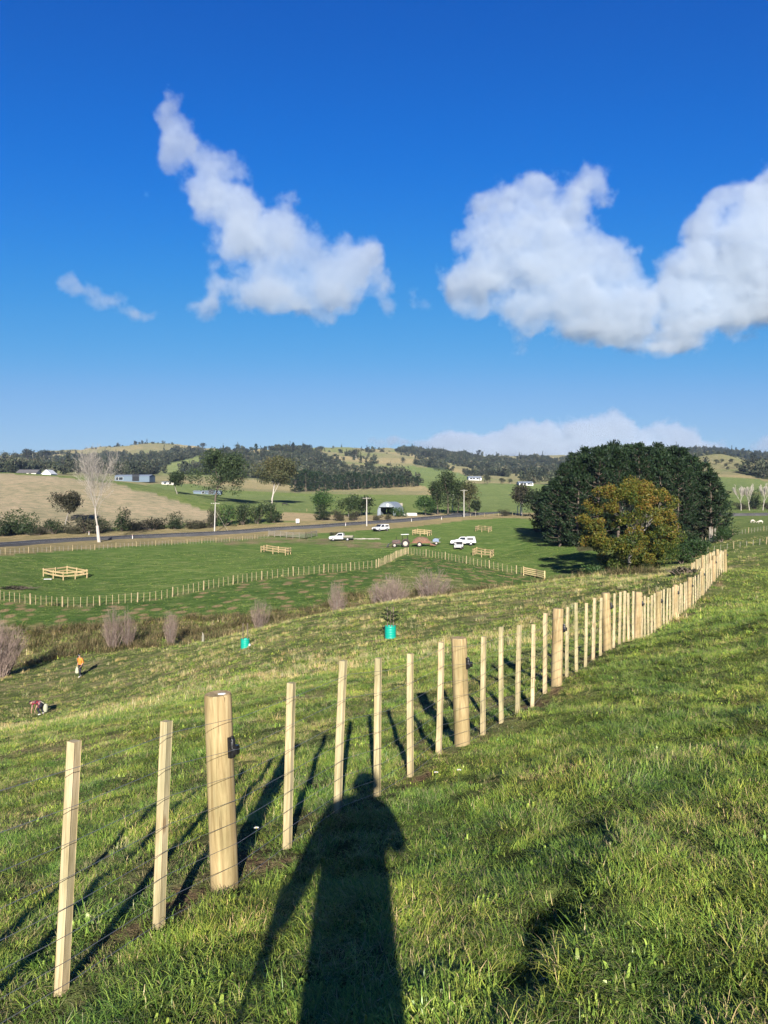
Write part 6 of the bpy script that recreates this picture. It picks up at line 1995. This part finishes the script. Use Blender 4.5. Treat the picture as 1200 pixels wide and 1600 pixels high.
def build_people():
    # walker in orange, stepping towards the camera's left, looking down
    p = hit(126, 1058, 40)
    rz = R(150)
    t = thing('person', 'person in orange shirt, dark trousers and black cap walking with a white sack', 'person', p, rz)
    J = {'pelvis': ((0, 0, 0.92), 0.145), 'belly': ((0, 0.02, 1.08), 0.145), 'chest': ((0, 0.05, 1.32), (0.19, 0.135)), 'neck': ((0, 0.08, 1.49), 0.058), 'chin': ((0, 0.115, 1.57), 0.075), 'head': ((0, 0.125, 1.655), 0.098),
         'shl': ((-0.19, 0.05, 1.40), 0.072), 'ell': ((-0.29, 0.02, 1.14), 0.050), 'wrl': ((-0.27, 0.17, 0.93), 0.034),
         'shr': ((0.19, 0.05, 1.40), 0.072), 'elr': ((0.28, -0.03, 1.13), 0.050), 'wrr': ((0.30, 0.05, 0.88), 0.034),
         'hil': ((-0.10, 0, 0.88), 0.10), 'knl': ((-0.13, 0.16, 0.50), 0.068), 'anl': ((-0.12, 0.17, 0.10), 0.046), 'tol': ((-0.14, 0.33, 0.05), 0.042),
         'hir': ((0.10, 0, 0.88), 0.10), 'knr': ((0.12, 0.03, 0.49), 0.068), 'anr': ((0.13, -0.20, 0.12), 0.046), 'tor': ((0.14, -0.06, 0.05), 0.042)}
    Bn = [('pelvis', 'belly'), ('belly', 'chest'), ('chest', 'neck'), ('neck', 'chin'), ('chin', 'head'), ('chest', 'shl'), ('shl', 'ell'), ('ell', 'wrl'), ('chest', 'shr'), ('shr', 'elr'), ('elr', 'wrr'),
          ('pelvis', 'hil'), ('hil', 'knl'), ('knl', 'anl'), ('anl', 'tol'), ('pelvis', 'hir'), ('hir', 'knr'), ('knr', 'anr'), ('anr', 'tor')]
    def zone(c):
        if c.z > 1.475 and abs(c.x) < 0.14: return 0
        if abs(c.x) > 0.20 and c.z < 1.13 and c.z > 0.8: return 0
        if c.z > 0.97: return 1
        if c.z > 0.13: return 2
        return 3
    skin_body('body', J, Bn, [M_SKIN, M_ORANGE, M_NAVY, M_BOOT], zone, 2, t)
    head_parts(t, Vector((0, 0.13, 1.66)), 0.098, 0, R(-28), M_BLACK)
    hand(t, (-0.27, 0.17, 0.93), (0.05, 0.35, -0.85), (0, 1, 0)); hand(t, (0.30, 0.05, 0.88), (0.03, 0.15, -0.95), (0, 1, 0))
    bg = thing('sack', 'white sack hanging from the hand of the person in orange', 'sack', p + Matrix.Rotation(rz, 3, 'Z') @ Vector((0.33, 0.07, 0.72)), rz)
    mb = MB(); mb.lathe([(0.02, 0.08), (0.05, 0.03), (0.12, -0.10), (0.17, -0.28), (0.16, -0.42), (0.08, -0.48), (0.0001, -0.48)], 14, closed=False); b = mb.build('bag', M_BAG, bg, smooth=True); b.scale = (1, 0.7, 1)
    mb = MB(); mb.path([(-0.03, 0, 0.06), (-0.02, 0, 0.10), (0.02, 0, 0.10), (0.03, 0, 0.06)], 0.008); mb.build('handle', M_BAG, bg)
    tl = thing('hand_spade', 'grey hand tool held by the person in orange', 'tool', p + Matrix.Rotation(rz, 3, 'Z') @ Vector((-0.27, 0.24, 0.84)), rz)
    mb = MB(); mb.tube((0, -0.02, 0.03), (0, 0.18, -0.10), 0.016); mb.build('handle', M_GREYWOOD, tl)
    mb = MB(); mb.prism([(-0.06, 0), (0.06, 0), (0.04, 0.22), (0, 0.28), (-0.04, 0.22)], 0.01, Matrix.Translation((0, 0.18, -0.10)) @ Matrix.Rotation(R(120), 4, 'X')); mb.build('blade', M_STEEL, tl)
    # person bent double in a plaid shirt, head to the left
    p = hit(62, 1117, 30)
    rz = R(82)          # facing the left of the picture
    t = thing('person', 'person in a dark red plaid shirt bending down over the grass', 'person', p, rz)
    J = {'pelvis': ((0, -0.16, 0.72), (0.16, 0.14)), 'belly': ((0, 0.02, 0.80), 0.150), 'chest': ((0, 0.26, 0.80), (0.19, 0.145)), 'neck': ((0, 0.46, 0.77), 0.060), 'chin': ((0, 0.54, 0.72), 0.078), 'head': ((0, 0.61, 0.72), 0.100),
         'shl': ((-0.19, 0.33, 0.77), 0.074), 'ell': ((-0.23, 0.36, 0.48), 0.052), 'wrl': ((-0.17, 0.44, 0.24), 0.034),
         'shr': ((0.19, 0.33, 0.77), 0.074), 'elr': ((0.24, 0.34, 0.48), 0.052), 'wrr': ((0.15, 0.42, 0.22), 0.034),
         'hil': ((-0.11, -0.15, 0.66), 0.105), 'knl': ((-0.16, 0.05, 0.38), 0.072), 'anl': ((-0.15, -0.16, 0.10), 0.048), 'tol': ((-0.17, 0.02, 0.05), 0.042),
         'hir': ((0.11, -0.15, 0.66), 0.105), 'knr': ((0.17, 0.02, 0.37), 0.072), 'anr': ((0.15, -0.20, 0.10), 0.048), 'tor': ((0.17, -0.03, 0.05), 0.042)}
    def zone2(c):
        if c.y > 0.44 and abs(c.x) < 0.14 and c.z > 0.6: return 0
        if c.z < 0.52 and c.y > 0.22: return 0
        if c.y > -0.09 and c.z > 0.52: return 1
        if c.z > 0.13: return 2
        return 3
    skin_body('body', J, Bn, [M_SKIN, M_PLAID, M_NAVY, M_BOOT], zone2, 2, t)
    head_parts(t, Vector((0, 0.61, 0.725)), 0.100, 0, R(-70))
    hand(t, (-0.17, 0.44, 0.24), (0.15, 0.3, -0.9), (0, 1, 0)); hand(t, (0.15, 0.42, 0.22), (-0.15, 0.3, -0.9), (0, 1, 0))
    bg = thing('sack', 'pale sack slung at the hip of the bending person in plaid', 'sack', p + Matrix.Rotation(rz, 3, 'Z') @ Vector((0.10, -0.34, 0.42)), rz)
    mb = MB(); mb.lathe([(0.05, 0.26), (0.11, 0.22), (0.16, 0.08), (0.17, -0.10), (0.10, -0.24), (0.0001, -0.27)], 14, closed=False); b = mb.build('bag', M_BAG, bg, smooth=True); b.scale = (1, 0.8, 1)
    mb = MB(); mb.path([(-0.1, 0.05, 0.30), (-0.12, 0.25, 0.42), (0.02, 0.40, 0.45)], 0.02); mb.build('strap', M_BAG, bg)
    # the photographer, standing behind the camera with the phone held up: the long shadow is theirs
    g = gz(0.0, -0.30)
    t = thing('person', 'person in a dark coat holding up a phone, whose long shadow falls on the grass', 'person', (0.0, -0.30, g), 0)
    e = CAMZ - g                      # height of the phone over the feet
    J = {'pelvis': ((-0.02, 0, 0.94), (0.19, 0.14)), 'belly': ((-0.02, 0.0, 1.14), (0.215, 0.15)), 'chest': ((0.01, 0.0, 1.36), (0.222, 0.15)), 'neck': ((0.05, 0.01, 1.545), 0.065), 'chin': ((0.06, 0.03, e + 0.035), 0.085), 'head': ((0.065, 0.02, e + 0.125), 0.108),
         'shl': ((-0.20, 0, 1.42), 0.095), 'ell': ((-0.315, -0.03, 1.14), 0.085), 'wrl': ((-0.42, 0.06, 0.88), 0.052),
         'shr': ((0.22, 0, 1.42), 0.090), 'elr': ((0.275, 0.10, 1.19), 0.070), 'wrr': ((0.10, 0.24, e - 0.10), 0.036),
         'hil': ((-0.11, 0, 0.90), 0.100), 'knl': ((-0.13, 0.03, 0.50), 0.075), 'anl': ((-0.17, -0.03, 0.10), 0.055), 'tol': ((-0.18, 0.15, 0.05), 0.048),
         'hir': ((0.08, 0, 0.90), 0.100), 'knr': ((0.10, 0.03, 0.50), 0.075), 'anr': ((0.11, -0.03, 0.10), 0.055), 'tor': ((0.12, 0.15, 0.05), 0.048)}
    def zone3(c):
        if c.z > 1.53 and abs(c.x) < 0.2 and c.y < 0.14: return 0
        if c.z > 0.45: return 1
        if c.z > 0.13: return 2
        return 3
    skin_body('body', J, Bn, [M_SKIN, M_COAT, M_NAVY, M_BOOT], zone3, 2, t)
    head_parts(t, Vector((0.065, 0.025, e + 0.125)), 0.108, 0, 0, M_BLACK)
    hand(t, (-0.42, 0.06, 0.88), (-0.12, 0.3, -0.9), (0, 1, 0)); hand(t, (0.10, 0.24, e - 0.10), (-0.35, 0.15, 0.9), (0, 1, 0), 0.5)
    # coat skirt
    sk = MB(); sk.lathe([(0.190, 1.36), (0.210, 1.24), (0.213, 1.08), (0.208, 0.92), (0.200, 0.70), (0.197, 0.48), (0.187, 0.48)], 18, (-0.022, 0, 0), closed=False); s = sk.build('coat_skirt', M_COAT, t, smooth=True); s.scale = (1, 0.72, 1)
    st = thing('walking_stick', 'thin stick hanging from the photographer\'s left hand', 'stick', (-0.465, -0.18, g + 0.82), 0)
    mb = MB(); mb.tube((0.02, 0, 0.10), (-0.045, 0.02, -0.83), 0.014, 0.011, 8); mb.build('shaft', M_GREYWOOD, st)
    mb = MB(); mb.tube((0.02, 0, 0.10), (0.024, 0, 0.18), 0.02, 0.02, 8); mb.build('grip', M_BLACK, st)
    ph = thing('phone', 'black phone held in front of the face of the photographer', 'phone', (0.035, -0.055, CAMZ - 0.02), 0)
    mb = MB(); mb.box((0, 0, -0.045), (0.072, 0.009, 0.13)); mb.build('case', M_BLACK, ph, bevel=0.003)
    mb = MB(); mb.box((0, -0.006, -0.045), (0.066, 0.002, 0.12)); mb.build('screen', M_GLASS, ph)

def quadruped(name, label, cat, loc, rz, H, L, mat, head_down=0.0, fluffy=1.0):
    t = thing(name, label, cat, loc, rz)
    b = H * 0.20 * fluffy
    J = {'mid': ((0, 0, H * 0.74), b), 'rump': ((-L * 0.36, 0, H * 0.80), b * 0.88), 'chest': ((L * 0.34, 0, H * 0.76), b * 1.0), 'neck': ((L * 0.52, 0, H * (0.86 - head_down * 0.35)), b * 0.55), 'poll': ((L * 0.66, 0, H * (0.95 - head_down * 0.72)), b * 0.45), 'muz': ((L * 0.84, 0, H * (0.80 - head_down * 0.74)), b * 0.28),
         'tail': ((-L * 0.50, 0, H * 0.74), b * 0.14), 'tail2': ((-L * 0.53, 0, H * 0.42), b * 0.10)}
    B = [('mid', 'rump'), ('mid', 'chest'), ('chest', 'neck'), ('neck', 'poll'), ('poll', 'muz'), ('rump', 'tail'), ('tail', 'tail2')]
    for s in (-1, 1):
        k = 'f%d' % s
        J[k + 'a'] = ((L * 0.34, s * b * 0.6, H * 0.55), b * 0.38); J[k + 'b'] = ((L * 0.35, s * b * 0.6, H * 0.30), b * 0.24); J[k + 'c'] = ((L * 0.33, s * b * 0.6, 0.03), b * 0.20)
        B += [('chest', k + 'a'), (k + 'a', k + 'b'), (k + 'b', k + 'c')]
        k = 'h%d' % s
        J[k + 'a'] = ((-L * 0.34, s * b * 0.6, H * 0.56), b * 0.46); J[k + 'b'] = ((-L * 0.44, s * b * 0.6, H * 0.30), b * 0.24); J[k + 'c'] = ((-L * 0.41, s * b * 0.6, 0.03), b * 0.20)
        B += [('rump', k + 'a'), (k + 'a', k + 'b'), (k + 'b', k + 'c')]
    skin_body('body', J, B, [mat], lambda c: 0, 1, t)
    for s in (-1, 1):
        e = MB(); q = Vector(J['poll'][0]); e.tube(q + Vector((0, s * b * 0.35, b * 0.2)), q + Vector((-b * 0.1, s * b * 0.95, b * 0.25)), b * 0.16, b * 0.04, 6); e.build('ear', mat, t)
    return t

def build_animals():
    quadruped('cow', 'black cow grazing in the far green field', 'cow', hit(445, 791, 200), R(15), 1.45, 2.3, M_COW, 0.8)
    for px, py, lab in ((1176, 817, 'left one of two sheep on the far right slope'), (1188, 818, 'right one of two sheep on the far right slope')):
        quadruped('sheep', lab, 'sheep', hit(px, py, 90), R(20 if px < 1180 else 170), 0.85, 1.2, M_WOOL, 0.7, 1.5)

# ------------------------------------------------------------------ tubs, stumps, small things
def build_small():
    def tub(label, loc, r, h, sapling):
        t = thing('tree_guard', label, 'tree guard', loc)
        mb = MB(); prof = [(r * 0.96, -0.06)]
        for k in range(5):
            z = h * k / 5
            prof += [(r * 0.985, z + 0.01), (r * 1.0, z + h * 0.03), (r * 1.0, z + h * 0.17), (r * 0.985, z + h * 0.195)]
        prof += [(r, h), (r * 0.96, h), (r * 0.95, h * 0.2)]
        mb.lathe(prof, 28, closed=False); mb.build('drum', M_TUB, t, smooth=True)
        for k, z in enumerate((h * 0.33, h * 0.66)):
            q = MB(); q.lathe([(r * 1.0, z - 0.012), (r * 1.02, z - 0.006), (r * 1.02, z + 0.006), (r * 1.0, z + 0.012)], 28, closed=False); q.build('rib', M_TUB, t, smooth=True)
        for s in (-1, 1):
            q = MB(); q.box((s * r * 0.52, 0.06, h * 0.5 + 0.45), (0.05, 0.05, h + 1.0)); q.build('stake', M_BARK, t)
        if not sapling:
            q = MB(); q.box((0, 0.06, h + 0.55), (r * 1.0, 0.02, 0.42)); 
            mb = MB(); mb.box((r * 1.03, -0.05, h * 0.35), (0.10, 0.12, 0.12)); mb.build('tag', M_PLASTICWHITE, t)
        return t
    p = at(610, 38.8)
    tub('turquoise plastic drum tree guard holding a young conifer', p, 0.285, 0.62, True)
    s = thing('sapling', 'young dark conifer growing out of the right turquoise drum', 'sapling', p)
    r = random.Random(8); segs = [((0, 0, 0), (0.02, 0, 1.3), 0.022, 0.012)]; cl = []
    for i in range(16):
        z = 0.75 + 0.62 * i / 16; a = r.uniform(0, 6.28); l = r.uniform(0.28, 0.52) * (1.15 - 0.5 * i / 16)
        e = (l * math.cos(a), l * math.sin(a), z + 0.10); segs.append(((0.01, 0, z), e, 0.010, 0.005))
        for q in (0.4, 0.7, 1.0):
            cl.append((e[0] * q, e[1] * q, z + 0.10 * q, 0.10, 0.10, 0.035, 1, -0.1))
    V, Fq, T = leafcloud(5, cl, 900, 0.085, hollow=0.1)
    link('stem', tubemesh('stem', segs, M_BARK, 5), s); link('needles', fast_mesh('needles', V, Fq, M_DARKLEAF, T), s)
    tub('turquoise plastic drum tree guard with two stakes and no tree, left', at(383, 47), 0.27, 0.55, False)
    # old stump post on the slope
    p = hit(317, 1003, 40); t = thing('stump', 'short broken grey post on the edge of the slope', 'stump', p)
    mb = MB(); mb.tube((0, 0, -0.2), (0.02, 0, 0.62), 0.13, 0.10, 9); mb.build('trunk', M_GREYWOOD, t); mb = MB(); mb.tube((0.02, 0, 0.6), (-0.06, 0.02, 0.85), 0.07, 0.015, 6); mb.build('splinter', M_GREYWOOD, t)
    # white trough board by the near pen
    p = hit(75, 906, 90); t = thing('plank', 'pale plank lying on the grass by the nearest pen', 'plank', p, 0.1)
    mb = MB(); mb.box((0, 0, 0.12), (1.1, 0.35, 0.06)); mb.build('board', M_PLASTICWHITE, t); mb = MB(); mb.box((-0.4, 0, 0.05), (0.1, 0.3, 0.10)); mb.box((0.4, 0, 0.05), (0.1, 0.3, 0.10)); mb.build('bearer', M_GREYWOOD, t)
    # dark brush heaps
    def brush(label, p, w, h, seed, mat):
        t = thing('brush_heap', label, 'brush heap', p)
        r = random.Random(seed); cl = [(r.uniform(-.4, .4) * w, r.uniform(-.2, .2) * w, h * r.uniform(0.1, 0.5), 0.16 * w, 0.12 * w, h * 0.4, 1, r.gauss(-0.2, .1)) for _ in range(9)]
        V, Fq, T = leafcloud(seed, cl, 700, 0.18, hollow=0.3); V[:, 2] = np.maximum(V[:, 2], 0.0); link('leaves', fast_mesh('leaves', V, Fq, mat, T), t)
        segs = []
        for i in range(40):
            a = (r.uniform(-.5, .5) * w, r.uniform(-.2, .2) * w, r.uniform(0, h * .5)); segs.append((a, (a[0] + r.uniform(-.3, .3) * w, a[1] + r.uniform(-.1, .1) * w, r.uniform(.1, 1) * h), 0.03, 0.015))
        link('sticks', tubemesh('sticks', segs, M_BARK, 3), t)
    brush('low dark heap of cut brush left of the nearest pen', hit(30, 921, 80), 4.0, 0.55, 1, M_SCRUB)
    brush('dark low bush on the slope left of the fence corner', hit(1070, 897, 40), 1.4, 0.45, 2, M_SCRUB)
    brush('small dark heap of branches behind the flat tray truck', hit(524, 836, 110), 3.2, 0.9, 4, M_SCRUB)
    # fallen branches by the flat tray truck
    p = hit(575, 843, 100); t = thing('branch_pile', 'pale branches lying behind the flat tray truck', 'branches', p)
    r = random.Random(6); segs = []
    for i in range(26):
        a = (r.uniform(-3, 3), r.uniform(-.6, .6), 0.08); segs.append((a, (a[0] + r.uniform(-1.6, 1.6), a[1] + r.uniform(-.5, .5), r.uniform(0.05, 0.4)), 0.05, 0.02))
    link('branches', tubemesh('branches', segs, M_PALEBARK, 4), t)
    mb = MB(); mb.tube((-2.5, 0, 0.12), (2.5, 0.3, 0.15), 0.12, 0.08, 7); mb.build('log', M_PALEBARK, t)
    # white sign near the gate
    p = hit(465, 819, 150); t = thing('road_sign', 'small white board on short legs by the road below the gum tree', 'sign', p)
    mb = MB(); mb.box((0, 0, 1.0), (1.0, 0.05, 1.2)); mb.build('board', M_WHITEPAINT, t)
    for x in (-0.4, 0.4):
        mb = MB(); mb.box((x, 0.06, 0.5), (0.08, 0.08, 1.4)); mb.build('leg', M_GREYWOOD, t)
    # daisies close by
    for i, (x, y) in enumerate(((-0.93, 5.55), (0.42, 6.35), (0.60, 6.25))):
        t = thing('daisy', ('white daisy in the grass left of the shadow of the photographer', 'left white daisy in the grass right of the head of the shadow', 'right white daisy in the grass right of the head of the shadow')[i], 'flower', (x, y, gz(x, y)))
        mb = MB(); mb.tube((0, 0, 0), (0.01, 0, 0.15), 0.002, 0.0015, 5); mb.build('stem', M_RUSHSTEM, t)
        mb = MB()
        for k in range(12):
            a = k * 6.283 / 12
            c, s = math.cos(a), math.sin(a)
            mb.add([(0.01 + 0.004 * c, 0.004 * s, 0.15), (0.01 + 0.014 * c - 0.004 * s, 0.014 * s + 0.004 * c, 0.153), (0.01 + 0.02 * c, 0.02 * s, 0.156), (0.01 + 0.014 * c + 0.004 * s, 0.014 * s - 0.004 * c, 0.153)], [(0, 1, 2, 3)])
        mb.build('petals', M_WHITEPAINT, t)
        mb = MB(); mb.lathe([(0.006, 0), (0.005, 0.003), (0.0001, 0.005)], 8, (0.01, 0, 0.152)); mb.build('heart', M_YELLOW, t)
M_RUSHSTEM = simple('green_stem', (0.06, 0.11, 0.03), 0.7)
M_YELLOW = simple('yellow_heart', (0.6, 0.4, 0.03), 0.7)
# ------------------------------------------------------------------ build
build_ground()
build_road()
build_buildings()
build_vegetation()
build_woods()
build_poles()
build_far_fences()
build_pens()
build_vehicles()
build_animals()
build_small()
build_people()
near_fence()
build_grass()
build_clouds()
build_haze()
